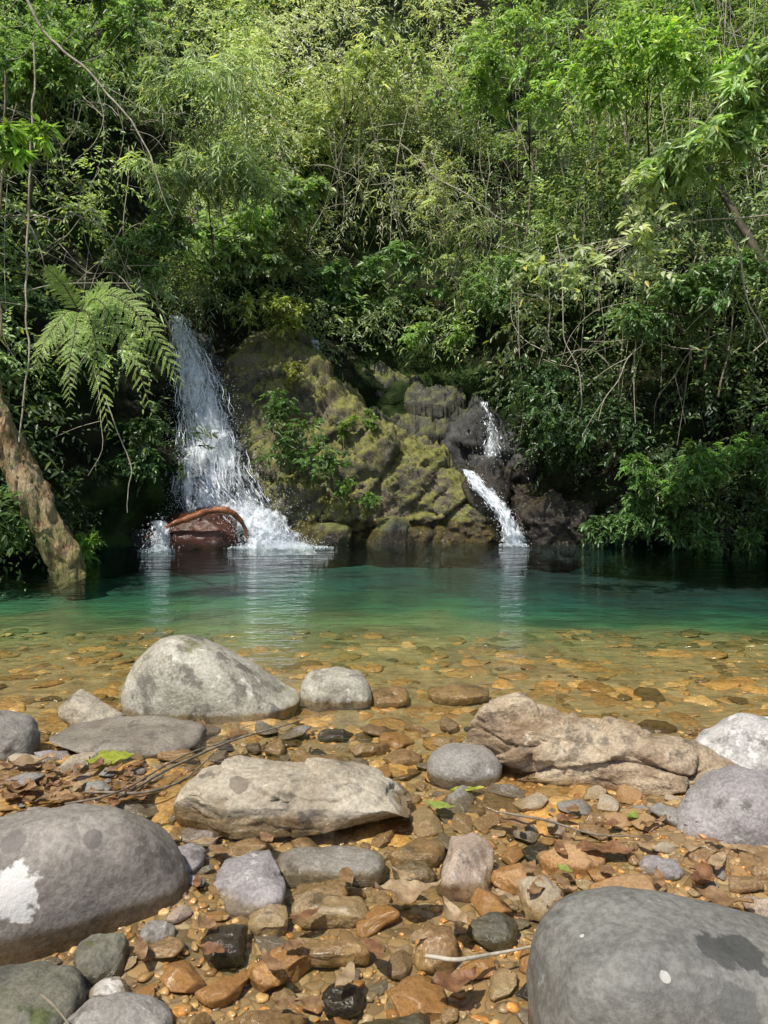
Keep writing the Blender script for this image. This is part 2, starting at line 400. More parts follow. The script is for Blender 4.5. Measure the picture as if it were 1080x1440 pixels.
def stone(name, label, bbox, mat, dr=.7, top=None, cat='rock', group=None, Yc=None, yaw=0., flat=False, **kw):
    x0, y0, x1, y1 = bbox; xm = (x0+x1)/2
    dd_ = None
    if Yc is None:
        f = ground(xm, y1); wd = (x1-x0)/F*f[1]*1.08
        if flat:
            span = ground(xm, y0)[1]-f[1]; dd_ = min(.85*span, 1.25*wd); Yc = f[1]+dd_*.5
        else:
            d = wd*dr; Yc = f[1]+d*.40
    pm = at(xm, (y0+y1)/2, Yc)
    wd = at(x1, (y0+y1)/2, Yc)[0]-at(x0, (y0+y1)/2, Yc)[0]; d = dd_ or wd*dr
    h = max(at(xm, y0, Yc+(.25 if flat else .06)*d)[2], .02)
    if flat: h = min(h, .45*wd); kw.setdefault('crisp', .96)
    tp = None
    if top:
        q = [at(a, b_, Yc) for a, b_ in top]; tp = ([p[0]-pm[0] for p in q], [max(p[2], .02) for p in q])
    V, Fc = rock_verts(wd, d, h, tp, **kw)
    c, s = math.cos(yaw), math.sin(yaw)
    V = V@np.array([[c, s, 0], [-s, c, 0], [0, 0, 1]])
    loc = np.array((pm[0], Yc, 0.))
    if flat: loc[2] = min(0., float(bed(np.array([pm[0]]), np.array([Yc]))[0]))*.45
    if callable(mat):
        qx, qy = project(V+loc)
        def hit(px, py):
            dd = np.hypot(qx-px, qy-py); near = dd < max(16, dd.min()*1.3)
            i = np.where(near)[0]; return V[i[np.argmin((V+loc)[i, 1])]]
        mat = mat(hit)
    o = put(name, V+loc, Fc, mat, loc=loc)
    tag(o, label, cat, group)
    FOOT.append((pm[0], Yc, wd/2, d/2))
    return o

M_LICH = rock_mat('rock_lichen', (.56, .53, .44), (.38, .355, .28), lichen=.5, lcol=(.70, .68, .60), stain=.72, moss=.1, mcol=(.26, .26, .12), scale=4.5)
M_TAN = rock_mat('rock_tan', (.50, .44, .335), (.31, .26, .19), lichen=.35, stain=.45, scale=5)
M_BROWN = rock_mat('rock_brown', (.63, .51, .36), (.31, .21, .125), lichen=.25, lcol=(.70, .62, .48), stain=.5, scale=5, bump=.6)
M_PURP = rock_mat('rock_purple_grey', (.41, .375, .37), (.28, .255, .25), lichen=.4, stain=.25, scale=6)
M_WHITE = rock_mat('rock_pale', (.62, .60, .57), (.38, .36, .35), lichen=.8, lcol=(.74, .72, .69), stain=.5, scale=6)
M_GREY = rock_mat('rock_grey', (.37, .345, .31), (.255, .235, .205), lichen=.2, stain=.3, scale=7)
M_WETB = rock_mat('rock_wet_brown', (.42, .32, .20), (.25, .185, .115), stain=.35, wetz=.07, scale=6, wetdark=.76)
M_RUST = rock_mat('rock_rust', (.52, .32, .15), (.37, .225, .11), stain=.3, scale=9, wetdark=.76)
M_PINK = rock_mat('rock_pinkish', (.54, .425, .33), (.37, .28, .21), lichen=.4, stain=.3, scale=8)
M_SAND = rock_mat('rock_sandy', (.56, .475, .35), (.39, .32, .22), lichen=.3, stain=.3, scale=9, wetdark=.70)
M_DARK = rock_mat('rock_dark', (.10, .09, .078), (.05, .046, .04), scale=8, wetz=.05)
M_GREEN = rock_mat('rock_greenish', (.20, .19, .14), (.115, .113, .088), stain=.35, moss=.12, scale=6)
M_SLAB = rock_mat('rock_slab_grey', (.31, .275, .22), (.20, .17, .135), stain=.35, scale=6, wetz=.01)

def mat_G(lp):
    return rock_mat('rock_grey_patched', (.345, .308, .268), (.275, .245, .215), lichen=.1, stain=.12, scale=3.5, speck=.28, bump=.2, wetdark=.35, wetz=.06, rough=.62,
        patches=[(lp(26, 1250), .075, (.8, .78, .74)), (lp(140, 1168), .03, (.15, .133, .117)), (lp(25, 1168), .035, (.15, .133, .117)), (lp(205, 1182), .02, (.16, .14, .122))])
def mat_L(lp):
    return rock_mat('rock_dark_grey', (.255, .25, .225), (.18, .178, .162), lichen=.18, lcol=(.38, .38, .35), stain=.2, scale=3.5, speck=.28, bump=.22, rough=.6,
        patches=[(lp(1045, 1345), .06, (.06, .06, .058)), (lp(1005, 1322), .05, (.065, .065, .063)), (lp(938, 1362), .014, (.5, .49, .46)), (lp(815, 1303), .008, (.55, .54, .5)), (lp(1050, 1410), .05, (.11, .11, .104))])
def mat_F(lp):
    return rock_mat('rock_tan_wet', (.55, .49, .38), (.38, .32, .235), lichen=.35, lcol=(.64, .60, .51), stain=.38, scale=4.5, wetz=.06, wetdark=.45,
        patches=[(lp(330, 1084), .04, (.20, .165, .125)), (lp(300, 1125), .03, (.25, .195, .125)), (lp(420, 1140), .03, (.29, .22, .145))])

stone('boulder', 'pale egg-shaped boulder with dark lichen stains standing at the pool edge', (176, 892, 422, 1003), M_LICH, .58,
      [(176, 922), (198, 901), (225, 892), (260, 893), (300, 908), (350, 938), (395, 970), (422, 993)], boxy=.76, rough=.018, fine=.008, seed=3, sub=6, low=.5)
stone('stone', 'small white-topped stone just right of the pale egg-shaped boulder', (425, 941, 523, 987), M_LICH, .7, seed=5, rough=.06, boxy=.8)
stone('stone', 'small tan stone at the left shore, left of the egg-shaped boulder', (79, 971, 174, 1017), M_TAN, .7, [(79, 978), (110, 970), (140, 985), (174, 1003)], seed=8, cuts=3)
stone('stone', 'rounded grey stone cut off by the left picture edge', (-60, 1004, 53, 1066), M_GREY, .7, seed=9, rough=.06)
stone('stone_slab', 'flat grey-brown slab lying awash below the egg-shaped boulder', (76, 1008, 284, 1062), M_SLAB, .5, flat=True, seed=10, boxy=.5, rough=.05, cuts=4)
stone('boulder', 'long flat-topped tan boulder in the middle of the shore', (254, 1080, 580, 1162), mat_F, .36,
      [(250, 1106), (272, 1088), (330, 1082), (420, 1086), (500, 1092), (545, 1103), (568, 1121), (582, 1131)], boxy=.34, rough=.025, seed=21, cube=60, fine=.012, cell=.022, cellscale=4., low=.1, crack=.35,
      planes=[((.75, -.6, -.45), .80), ((-.8, -.6, -.1), 1.0), ((0, -.6, -.8), 1.0), ((0, -.75, .65), 1.1), ((.9, .1, .45), 1.08)])
stone('boulder', 'large smooth grey boulder with a white patch at the left edge', (-190, 1146, 262, 1330), mat_G, .38,
      [(-170, 1165), (0, 1150), (90, 1146), (160, 1152), (215, 1170), (262, 1195)], boxy=.70, rough=.03, fine=.006, seed=14, sub=6, yaw=.42)
stone('boulder', 'long cracked tan log-shaped rock on the right of the shore', (660, 990, 1042, 1102), M_BROWN, .23,
      [(660, 1012), (685, 997), (760, 998), (810, 1011), (880, 1024), (950, 1038), (1005, 1053), (1042, 1068)], boxy=.42, rough=.035, fine=.014, seed=17, cube=64, cell=.035, cellscale=3.4, tilt=-.25, zs_=3.0, low=.15, yaw=-.30, crack=.55,
      planes=[((0, -.7, .72), 1.0), ((-.8, -.6, -.2), .92), ((.7, -.6, .4), 1.0), ((0, -.7, -.6), .95)])
stone('stone', 'smooth oval grey stone left of the log-shaped tan rock', (600, 1047, 705, 1095), M_GREY, .7, seed=22, rough=.04, fine=.01)
stone('boulder', 'whitish blotched boulder at the right edge, behind the purple-grey one', (980, 1009, 1150, 1088), M_WHITE, .7, [(980, 1040), (1010, 1018), (1060, 1009), (1150, 1015)], seed=23, rough=.07)
stone('boulder', 'purple-grey speckled boulder at the right edge below the whitish one', (958, 1088, 1130, 1192), M_PURP, .7, [(958, 1120), (985, 1100), (1040, 1088), (1130, 1095)], seed=24, rough=.06, sub=6)
stone('boulder', 'big smooth dark grey boulder filling the lower right corner', (746, 1280, 1270, 1535), mat_L, .50,
      [(746, 1322), (764, 1292), (800, 1280), (880, 1280), (960, 1292), (1080, 1326), (1270, 1372)], boxy=.52, rough=.03, fine=.006, seed=27, sub=6)
stone('stone', 'dark greenish stone in the lower left corner', (-70, 1345, 112, 1480), M_GREEN, flat=True, seed=28, rough=.08, sub=5, cuts=2)
stone('stone', 'grey-brown stone at the bottom edge beside the dark greenish corner stone', (84, 1388, 242, 1500), M_GREY, flat=True, seed=29, rough=.08, cuts=3)
stone('stone_slab', 'flat grey stone lying under the front of the flat-topped tan boulder', (388, 1183, 542, 1228), M_GREY, flat=True, seed=31, rough=.05, boxy=.6)
stone('stone', 'angular grey stone right of the big grey boulder with the white patch', (293, 1196, 408, 1276), M_PURP, flat=True, seed=32, cuts=5, boxy=.65)
stone('stone', 'pinkish wedge-shaped stone standing right of the flat grey slab', (613, 1158, 697, 1248), M_PINK, flat=True, seed=33, cuts=6, boxy=.55)
stone('stone', 'cream angular stone in the gravel above the dark corner boulder', (728, 1226, 792, 1282), M_SAND, flat=True, seed=34, cuts=5)
stone('stone', 'brown flat stone wedged under the right end of the flat-topped tan boulder', (546, 1169, 622, 1202), M_WETB, flat=True, seed=35, boxy=.65, cuts=4)
stone('stone', 'low tan stone below the wedged brown one', (548, 1198, 614, 1226), M_TAN, flat=True, seed=36, cuts=4)
stone('stone', 'sandy triangular stone beside the big white-patched boulder', (194, 1227, 264, 1266), M_SAND, flat=True, seed=37, cuts=5)
stone('stone', 'black wet stone in the shallow channel near the bottom', (278, 1288, 358, 1346), M_DARK, flat=True, seed=38, cuts=5)
stone('stone', 'grey-brown block with a leaf against it, low in the middle', (578, 1272, 642, 1348), M_WETB, flat=True, seed=39, cuts=5, boxy=.6)
stone('stone', 'orange stone in the channel right of the black wet stone', (346, 1339, 402, 1378), M_RUST, flat=True, seed=40, cuts=4)
stone('stone', 'dull orange-brown stone above the bright orange one', (374, 1314, 436, 1358), M_RUST, flat=True, seed=41, cuts=5)
stone('stone', 'grey-green stone right of the big white-patched boulder foot', (104, 1308, 178, 1372), M_GREEN, flat=True, seed=42, cuts=5)
stone('stone', 'olive brown stone right of the leaf-backed block', (652, 1274, 728, 1318), M_GREEN, flat=True, seed=43, cuts=5)
stone('stone', 'tan stone under water right of the small white-topped stone', (520, 960, 575, 984), M_WETB, flat=True, seed=44, low=1.)
stone('stone', 'rusty block left of the cream angular stone', (690, 1204, 752, 1246), M_RUST, flat=True, seed=45, cuts=5)
stone('stone', 'blue-grey stone in the gravel on the right', (900, 1203, 958, 1236), M_PURP, flat=True, seed=46, cuts=4)
stone('stone', 'brown stone at the right picture edge below the purple-grey boulder', (1040, 1190, 1120, 1248), M_WETB, flat=True, seed=47, cuts=4)
stone('stone', 'small brown stone at the right edge beside the dark corner boulder', (1046, 1252, 1110, 1292), M_PINK, flat=True, seed=48, cuts=4)
stone('stone', 'white quartz chip at the bottom left by the grey-green stone', (128, 1362, 182, 1402), M_WHITE, flat=True, seed=49, cuts=5)
stone('stone', 'bluish dark stone under water at the bottom middle', (452, 1366, 512, 1408), M_DARK, flat=True, seed=50, cuts=4)
stone('stone', 'lavender grey pebble left of the angular grey stone', (232, 1186, 290, 1230), M_PURP, flat=True, seed=51, cuts=4)
stone('stone', 'small dark stone by the foot of the white-patched boulder', (196, 1290, 246, 1326), M_GREY, flat=True, seed=52, cuts=4)
stone('stone', 'yellow-tan stone below the angular grey stone', (352, 1262, 408, 1298), M_SAND, flat=True, seed=53, cuts=5)
stone('stone', 'wide amber slab just under the water in the middle of the shallows', (600, 954, 690, 974), M_WETB, flat=True, seed=54, low=1.)
stone('stone', 'flat brown slab awash left of the oval grey stone', (410, 1050, 490, 1072), M_WETB, flat=True, seed=55)
stone('stone_slab', 'long flat brown stone under water at the bottom middle', (390, 1304, 520, 1338), M_WETB, flat=True, seed=56, cuts=5, boxy=.5)
stone('stone_slab', 'wide flat olive stone in the channel below the angular grey stone', (410, 1248, 520, 1284), M_SAND, flat=True, seed=57, cuts=5, boxy=.5)
stone('stone_slab', 'flat wet stone at the very bottom of the picture', (300, 1410, 430, 1452), M_WETB, flat=True, seed=58, cuts=5, boxy=.5)
stone('stone', 'flat greenish stone at the bottom edge left of the corner boulder', (500, 1408, 620, 1462), M_GREEN, flat=True, seed=59, cuts=4, boxy=.6)
stone('stone', 'flat brown stone leaning on the gravel right of the pinkish wedge', (760, 1180, 850, 1222), M_RUST, flat=True, seed=60, cuts=5, boxy=.6)

# ---- rocks of the falls
M_MOSS = rock_mat('mossy_rock', (.28, .24, .155), (.11, .097, .066), lichen=.35, lcol=(.42, .38, .28), stain=.5, moss=.92, mcol=(.275, .27, .065), wetz=.32, scale=2.2, bump=1., wetdark=.35, mossw=.2, speck=.35, tint=False)
M_MOSSD = rock_mat('dark_mossy_rock', (.14, .137, .115), (.055, .053, .046), moss=.78, mcol=(.19, .20, .055), wetz=.2, scale=2.2, bump=1., stain=.5, mossw=.2, speck=.35, tint=False)
M_WETR = rock_mat('wet_black_rock', (.11, .11, .108), (.04, .04, .041), lichen=.3, lcol=(.26, .26, .27), moss=.4, mcol=(.11, .125, .035), wetz=1.2, scale=2.5, bump=1., wetdark=.65, tint=False)
M_RED = rock_mat('red_wet_rock', (.125, .048, .031), (.04, .021, .017), wetz=1.4, scale=3.5, wetdark=.85, tint=False)
ridge = stone('rock_outcrop', 'long moss-covered rock ridge slanting down between the two waterfalls', (316, 450, 712, 765), M_MOSS, .62,
      [(316, 475), (340, 448), (420, 464), (455, 502), (500, 548), (540, 590), (580, 606), (622, 620), (645, 656), (668, 690), (700, 722), (712, 750)], Yc=11.75,
      boxy=.36, rough=.03, fine=.006, seed=61, cube=120, lean=1.15, cell=.17, cellscale=.95, tilt=-.75, zs_=2.2, low=.2, c2=.46, c3=.22, crack=.5, grain=.22)
stone('rock_outcrop', 'upper layered slab of dark rock behind the mossy ridge', (430, 488, 690, 640), M_MOSSD, .6,
      [(430, 482), (470, 490), (540, 498), (600, 514), (650, 512), (690, 530)], Yc=12.9, boxy=.36, rough=.025, fine=.006, seed=62, cube=80, lean=1.0, cell=.15, cellscale=1.0, zs_=2.6, tilt=-.2, crack=.5, c2=.45, c3=.2, grain=.16)
stone('rock_outcrop', 'angular mossy block at the right shoulder of the ridge', (540, 606, 642, 766), M_MOSS, .75,
      [(540, 628), (552, 610), (600, 614), (632, 628), (642, 672)], Yc=11.35, boxy=.36, rough=.03, fine=.006, seed=63, cube=60, lean=.8, cell=.14, cellscale=1.1, tilt=-.7, c2=.45, c3=.2, crack=.5, grain=.2)
stone('rock_outcrop', 'low mossy foot of the ridge beside the right waterfall', (596, 680, 702, 768), M_MOSS, .8, [(596, 702), (630, 684), (680, 698), (702, 738)], Yc=10.9, boxy=.4, rough=.03, fine=.006, seed=64, cube=50, cell=.12, cellscale=1.4, lean=.5, tilt=-.7, crack=.5, grain=.2)
stone('rock_outcrop', 'dark stepped ledge above the right waterfall', (560, 534, 676, 640), M_MOSSD, .7, [(560, 552), (600, 536), (640, 540), (676, 574)], Yc=12.2, boxy=.36, rough=.025, fine=.006, seed=73, cube=56, cell=.15, cellscale=1.2, zs_=2.6, lean=.6, crack=.5, c2=.45, c3=.2, grain=.16)
stone('wet_rock', 'black wet rock face behind the right waterfall', (630, 560, 800, 768), M_WETR, .7, [(630, 600), (680, 560), (720, 600), (760, 660), (800, 700)], Yc=11.7, boxy=.38, rough=.03, fine=.008, seed=65, cube=64, cell=.22, cellscale=1.3, zs_=2., lean=.7, crack=.4, c3=.2)
stone('wet_rock', 'low dark boulder with a pale blotch right of the right waterfall', (740, 690, 838, 766), M_WETR, .7, [(740, 715), (780, 696), (820, 700), (838, 730)], Yc=10.7, boxy=.45, fine=.01, rough=.04, seed=66, cube=44, cell=.14, cellscale=1.8, c3=.2)
stone('wet_rock', 'dark ledge above the low dark boulder on the right bank', (720, 628, 880, 766), M_WETR, .7, Yc=11.3, boxy=.42, rough=.03, fine=.008, seed=67, cube=60, cell=.22, cellscale=1.3, zs_=2., lean=.6, crack=.4, c3=.2)
stone('wet_rock', 'dark rock ledge between the two steps of the right waterfall', (648, 636, 712, 690), M_WETR, .8, [(648, 654), (668, 642), (695, 644), (712, 664)], Yc=10.95, boxy=.5, rough=.04, fine=.01, seed=74, cube=40, cell=.12, cellscale=1.8)
stone('wet_rock', 'black rock wall behind the left waterfall', (215, 450, 352, 770), M_WETR, .8, [(215, 520), (240, 470), (262, 456), (300, 470), (352, 500)], Yc=11.9, boxy=.4, rough=.04, fine=.01, seed=68, cube=60, cell=.3, cellscale=1.1, lean=.6)
stone('wet_rock', 'rounded red-brown wet boulder splashed by the foot of the left waterfall', (214, 716, 346, 786), M_RED, .8, Yc=10.1, boxy=.95, seed=69, sub=6, rough=.07, fine=.012)
stone('wet_rock', 'dark rock at the waterline left of the splashed boulder', (150, 738, 222, 784), M_WETR, .8, Yc=10.1, boxy=.65, seed=70, cuts=3)
stone('wet_rock', 'grey rock at the waterline below the middle of the ridge', (515, 728, 582, 768), M_MOSSD, .8, Yc=10.45, boxy=.6, seed=71, cuts=5)
stone('wet_rock', 'small dark rock at the waterline right of the left waterfall', (420, 738, 500, 770), M_MOSSD, .8, Yc=10.5, boxy=.6, seed=72, cuts=5)
V, Fc = tube([at(206, 756, 9.72), at(230, 742, 9.62), at(262, 730, 9.58), at(298, 718, 9.6), at(324, 720, 9.66), at(341, 736, 9.75), at(347, 758, 9.82)], [.018, .03, .036, .044, .042, .034, .018], 12, 10, .018, 4)
m = rock_mat('red_log', (.36, .155, .08), (.15, .058, .033), wetz=1.5, scale=9, wetdark=.9, tint=False)
tag(put('log', V, Fc, m, loc=at(275, 770, 9.75)), 'bent reddish wet log draped over the boulder under the left waterfall', 'log')

# ------------------------------------------------------------------ waterfalls
def fall_mat(name, dens, sx=8., sz=2.4, amax=.75, fade=0., edgew=.16):
    m, t = newmat(name)
    o = N(t, 'ShaderNodeTexCoord').outputs['Object']
    ow_ = mixc(t, .10, o, N(t, 'ShaderNodeTexNoise', {'Vector': o, 'Scale': 5., 'Detail': 4.}).outputs[1], 'ADD')
    v = N(t, 'ShaderNodeMapping', {'Vector': ow_, 'Scale': (sx, 5., sz)}).outputs[0]
    n = noise(t, v, 1., 8., .72); n2 = noise(t, ow_, 12., 9., .78); n3 = noise(t, o, 2.6, 4.)
    sc_ = N(t, 'ShaderNodeSeparateColor', {0: N(t, 'ShaderNodeAttribute', attribute_name='Col').outputs['Color']})
    u, tt = sc_.outputs[0], sc_.outputs[1]
    edge = mth(t, 'MULTIPLY', mth(t, 'ABSOLUTE', mth(t, 'SUBTRACT', u, .5)), 2.)     # 0 in the middle of the stream, 1 at its rim
    v_ = mth(t, 'ADD', mth(t, 'ADD', mth(t, 'MULTIPLY', n, .50), mth(t, 'MULTIPLY', n2, .35)), mth(t, 'MULTIPLY', n3, .15))
    v_ = mth(t, 'SUBTRACT', v_, mth(t, 'MULTIPLY', mth(t, 'POWER', edge, 2.6), edgew))
    if fade: v_ = mth(t, 'SUBTRACT', v_, mr(t, tt, 0., fade, .22, 0.))
    f = mr(t, v_, .50-dens, .66-dens, 0., amax)
    d = N(t, 'ShaderNodeBsdfPrincipled', {'Base Color': (.82, .87, .93, 1), 'Roughness': .6})
    out(t, N(t, 'ShaderNodeMixShader', {0: f, 1: N(t, 'ShaderNodeBsdfTransparent').outputs[0], 2: d.outputs[0]}).outputs[0]); return m
FALL = fall_mat('fall_sheet', .088, 11., 1.7, .74); THIN = fall_mat('thin_fall_sheet', .06, 10., 2.4, .55); CHUTE = fall_mat('chute_sheet', .12, 10., 2.4, .85); SKIRT = fall_mat('skirt_sheet', .105, 8., 2.6, .8, .4)
m, t = newmat('white_water')
out(t, N(t, 'ShaderNodeBsdfPrincipled', {'Base Color': (.82, .87, .93, 1), 'Roughness': .5}).outputs[0]); WHITE = m
def fall_path(rows):
    """rows: (py, x_left, x_right, Y)"""
    Lp = np.array([at(a[1], a[0], a[3]) for a in rows]); Rp = np.array([at(a[2], a[0], a[3]) for a in rows])
    return catmull(Lp, 8), catmull(Rp, 8)
def fall(label, rows, nstr, ndrop, layers=3, seed=1, mat=None, spread=.30, bdist=(1.7, 1.0), foam=0):
    r = np.random.default_rng(seed)
    Lp, Rp = fall_path(rows); n = len(Lp); base = (Lp[-1]+Rp[-1])/2
    th = thing('waterfall', label, 'waterfall', (base[0], base[1], 0))
    u = np.linspace(0, 1, 28); parts = []; tl = np.linspace(0, 1, n)
    for k in range(layers):
        uu = u[None]+.10*fbm(np.stack([tl*9, tl*0+k*3.3, tl*0+seed], 1), 3, seed+k)[:, None]*(.4+tl[:, None])     # the rim wanders
        G = Lp[:, None]*(1-uu)[..., None]+Rp[:, None]*uu[..., None]
        q = G.reshape(-1, 3)
        q = q+np.stack([.06*fbm(q*4+k*5, 3, seed+k), -.06*k+.14*fbm(q*np.array([6, 3, 3.5])+k*7, 4, seed+k+9), 0*q[:, 0]], 1)
        cc = np.stack([np.tile(u, n), np.repeat(tl, len(u)), np.zeros(n*len(u))], 1)
        parts.append((q, grid(np.arange(n), u), cc))
    V, Fc, cc = join(parts); put('water_sheet', V, Fc, mat or FALL, th, col=cc)
    parts = []
    for k in range(nstr):
        a = r.uniform(-.05, .97); ln = r.uniform(.02, .10); uu = np.clip(r.normal(.5, .24), 0, 1)
        tt = np.clip(np.linspace(a, a+ln, 6), 0, 1)*(n-1)
        i0 = np.clip(tt.astype(int), 0, n-2); f = (tt-i0)[:, None]
        l = Lp[i0]*(1-f)+Lp[i0+1]*f; rr = Rp[i0]*(1-f)+Rp[i0+1]*f
        c = l+(rr-l)*uu; c = c+np.array([0, -.05-.16*r.random(), 0])+.05*np.stack([fbm(c*5+k, 2, 1), fbm(c*5+k+50, 2, 2), 0*c[:, 0]], 1)
        wd = r.uniform(.002, .007)*np.sin(np.linspace(.12, PI-.12, 6))**.7
        nz = r.uniform(-.6, .6)
        s = np.array([math.cos(nz), math.sin(nz), 0])
        V = np.concatenate([c-s*wd[:, None], c+s*wd[:, None]]); i = np.arange(5)
        parts.append((V, np.stack([i, i+1, i+7, i+6], 1)))
    if nstr:
        V, Fc = join(parts); d = put('falling_strands', V, Fc, WHITE, th); d['kind'] = 'stuff'
    V0, F0 = ico(1); tt = r.beta(bdist[0], bdist[1], ndrop)*(n-1); i0 = np.clip(tt.astype(int), 0, n-2)
    uu = r.normal(.5, spread, ndrop)[:, None]
    c = Lp[i0]+(Rp[i0]-Lp[i0])*uu+np.stack([r.normal(0, .04, ndrop), -np.abs(r.normal(0.1, .12, ndrop)), r.normal(0, .06, ndrop)], 1)
    wd0 = (Rp[-1]-Lp[-1])[0]
    if foam:   # froth thrown up where the stream meets the pool
        a = r.uniform(0, 2*PI, foam); q = np.minimum(np.abs(r.normal(0, .42, foam)), r.uniform(.7, 1., foam))
        e = np.stack([base[0]+np.cos(a)*q*wd0*.72, base[1]-.10+np.sin(a)*q*.26, np.abs(r.normal(0, .05, foam))*(1-q)**1.5+.003], 1)
        c = np.vstack([c, e])
    c = c[(c[:, 2] > .003) & (np.abs(c[:, 0]-base[0]) < wd0*1.3+.5*(c[:, 2] > .25)+9*(c[:, 2] > .5))]
    nd = len(c)
    sz = .0015+.0038*r.random(nd)**2
    V = (c[:, None]+V0[None]*sz[:, None, None]*np.array([1, 1, 1.5])).reshape(-1, 3)
    Fd = (F0[None]+(np.arange(nd)*len(V0))[:, None, None]).reshape(-1, 3)
    d = put('spray_drops', V, Fd, WHITE, th); d['kind'] = 'stuff'
    return th
fall('tall white waterfall dropping over the dark rock on the left', [(448, 244, 263, 11.25), (470, 246, 272, 11.15), (500, 246, 292, 11.05), (540, 250, 314, 10.9), (590, 250, 332, 10.75), (640, 247, 348, 10.65), (690, 246, 370, 10.5), (728, 252, 394, 10.35)], 800, 15000, 4, 3)
fall('white skirt of water sliding right from the left waterfall into the pool', [(670, 262, 370, 10.32), (700, 290, 380, 10.2), (722, 318, 392, 10.1), (744, 332, 409, 10.), (762, 338, 430, 9.94), (778, 334, 452, 9.88)], 250, 7000, 4, 4, SKIRT, bdist=(1.6, .8), foam=6000)
fall('thin white trickle at the left end of the reddish log', [(732, 212, 236, 9.62), (755, 210, 240, 9.56), (782, 204, 244, 9.54)], 90, 900, 3, 5, foam=600)
fall('narrow white chute of the right waterfall running into the pool', [(660, 648, 660, 10.66), (680, 660, 683, 10.5), (705, 680, 705, 10.36), (730, 697, 721, 10.25), (762, 705, 738, 10.15)], 200, 1000, 3, 6, CHUTE, .28, foam=1300)
fall('small upper step of the right waterfall between black rocks', [(566, 677, 683, 11.15), (590, 678, 692, 11.), (612, 681, 701, 10.9), (630, 678, 710, 10.8), (642, 672, 702, 10.74)], 50, 400, 2, 7, THIN)
fall('tiny bright spill high behind the mossy ridge', [(478, 440, 446, 12.2), (492, 441, 449, 12.1), (505, 443, 452, 12.)], 0, 250, 2, 8)

# ------------------------------------------------------------------ leaves
def leaves(pos, d, nn, Ln, Wd, col, fold=.18):
    """one leaf per row: 6 vertices, two quads folded along the midrib"""
    d = nrm(d); wv = nrm(np.cross(d, nn)); nn = np.cross(wv, d)
    Ln = np.broadcast_to(np.asarray(Ln, float), (len(pos),))[:, None]; Wd = np.broadcast_to(np.asarray(Wd, float), (len(pos),))[:, None]
    b = pos; tp = pos+d*Ln-nn*Ln*.14
    r1 = pos+d*Ln*.28+wv*Wd*.5+nn*Wd*fold; r2 = pos+d*Ln*.62+wv*Wd*.42+nn*(Wd*fold-Ln*.04)
    l1 = pos+d*Ln*.28-wv*Wd*.5+nn*Wd*fold; l2 = pos+d*Ln*.62-wv*Wd*.42+nn*(Wd*fold-Ln*.04)
    V = np.stack([b, r1, r2, tp, l2, l1], 1).reshape(-1, 3)
    i = np.arange(len(pos))*6
    Fc = np.stack([np.stack([i, i+1, i+2, i+3], 1), np.stack([i, i+3, i+4, i+5], 1)], 1).reshape(-1, 4)
    return V, Fc, np.repeat(col, 6, axis=0)
def sprays(O, D, Ls, n, leafL, leafW, col, droop, r):
    k = len(O); tt = (np.arange(n)+.6)/n
    D = nrm(D)
    S = nrm(np.cross(D, np.array([0, 0, 1.])+.35*r.normal(size=(k, 3))))
    sg = np.where(np.arange(n) % 2 == 0, 1., -1.)
    pos = O[:, None]+D[:, None]*(Ls[:, None]*tt)[..., None]
    pos[..., 2] -= (droop*Ls)[:, None]*tt**2
    dd = D[:, None]*.65+S[:, None]*sg[None, :, None]*.8+np.array([0, 0, -.25-.5*droop])+.28*r.normal(size=(k, n, 3))
    nn = np.array([-.08, -.32, 1.])+.42*r.normal(size=(k, n, 3))
    sz = r.uniform(.7, 1.4, (k, 1))
    lf = leafL*sz*r.uniform(.6, 1.3, (k, n)); wf = leafW*sz*r.uniform(.75, 1.2, (k, n))
    cc = col[:, None]*r.uniform(.72, 1.3, (k, n, 1))
    yl = r.random((k, n, 1)) < .05
    cc = np.where(yl, cc*np.array([1.6, 1.2, .6]), cc)
    f = lambda a: a.reshape(-1, a.shape[-1])
    return leaves(f(pos), f(dd), f(nn), lf.ravel(), wf.ravel(), np.minimum(f(cc), .8))
def clumps(Cc, Rr, ns, n, leafL, leafW, col, droop, outv, r, up=.25):
    idx = np.repeat(np.arange(len(Cc)), ns); k = len(idx)
    dr = nrm(r.normal(size=(k, 3))+outv[idx]*.75+np.array([0, 0, up]))
    O = Cc[idx]+dr*Rr[idx][:, None]*r.uniform(.15, .95, (k, 1))*np.array([1, 1, .8])
    D = nrm(dr+.65*r.normal(size=(k, 3)))
    Ls = Rr[idx]*r.uniform(.35, .85, k)
    c = col[idx]*r.uniform(.6, 1.45, (k, 1))
    return sprays(O, D, Ls, n, leafL, leafW, c, droop, r)

# ---- the mass of forest on the wall
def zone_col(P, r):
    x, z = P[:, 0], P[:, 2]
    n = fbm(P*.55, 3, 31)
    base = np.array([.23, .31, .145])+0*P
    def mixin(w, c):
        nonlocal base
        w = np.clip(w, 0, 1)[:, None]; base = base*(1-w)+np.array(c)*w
    mixin(np.exp(-((x+.3)/2.4)**2)*np.clip((z-3.3)/2.2, 0, 1)*(.85+.5*n), (.46, .50, .32))       # gully: sun and haze put into a paler leaf colour
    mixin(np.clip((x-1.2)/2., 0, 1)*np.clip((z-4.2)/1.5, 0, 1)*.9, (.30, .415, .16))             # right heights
    mixin(np.clip((x-.8)/1.4, 0, 1)*np.clip((3.0-z)/1.2, 0, 1)*.9, (.055, .10, .035))               # right bank: overhang shade put into the leaf colour
    mixin(np.clip((-2.-x)/1., 0, 1)*np.clip((2.6-z)/1.2, 0, 1)*.85, (.055, .10, .035))                # left bank: canopy shade put into the leaf colour
    return base*(1+.6*n)[:, None]
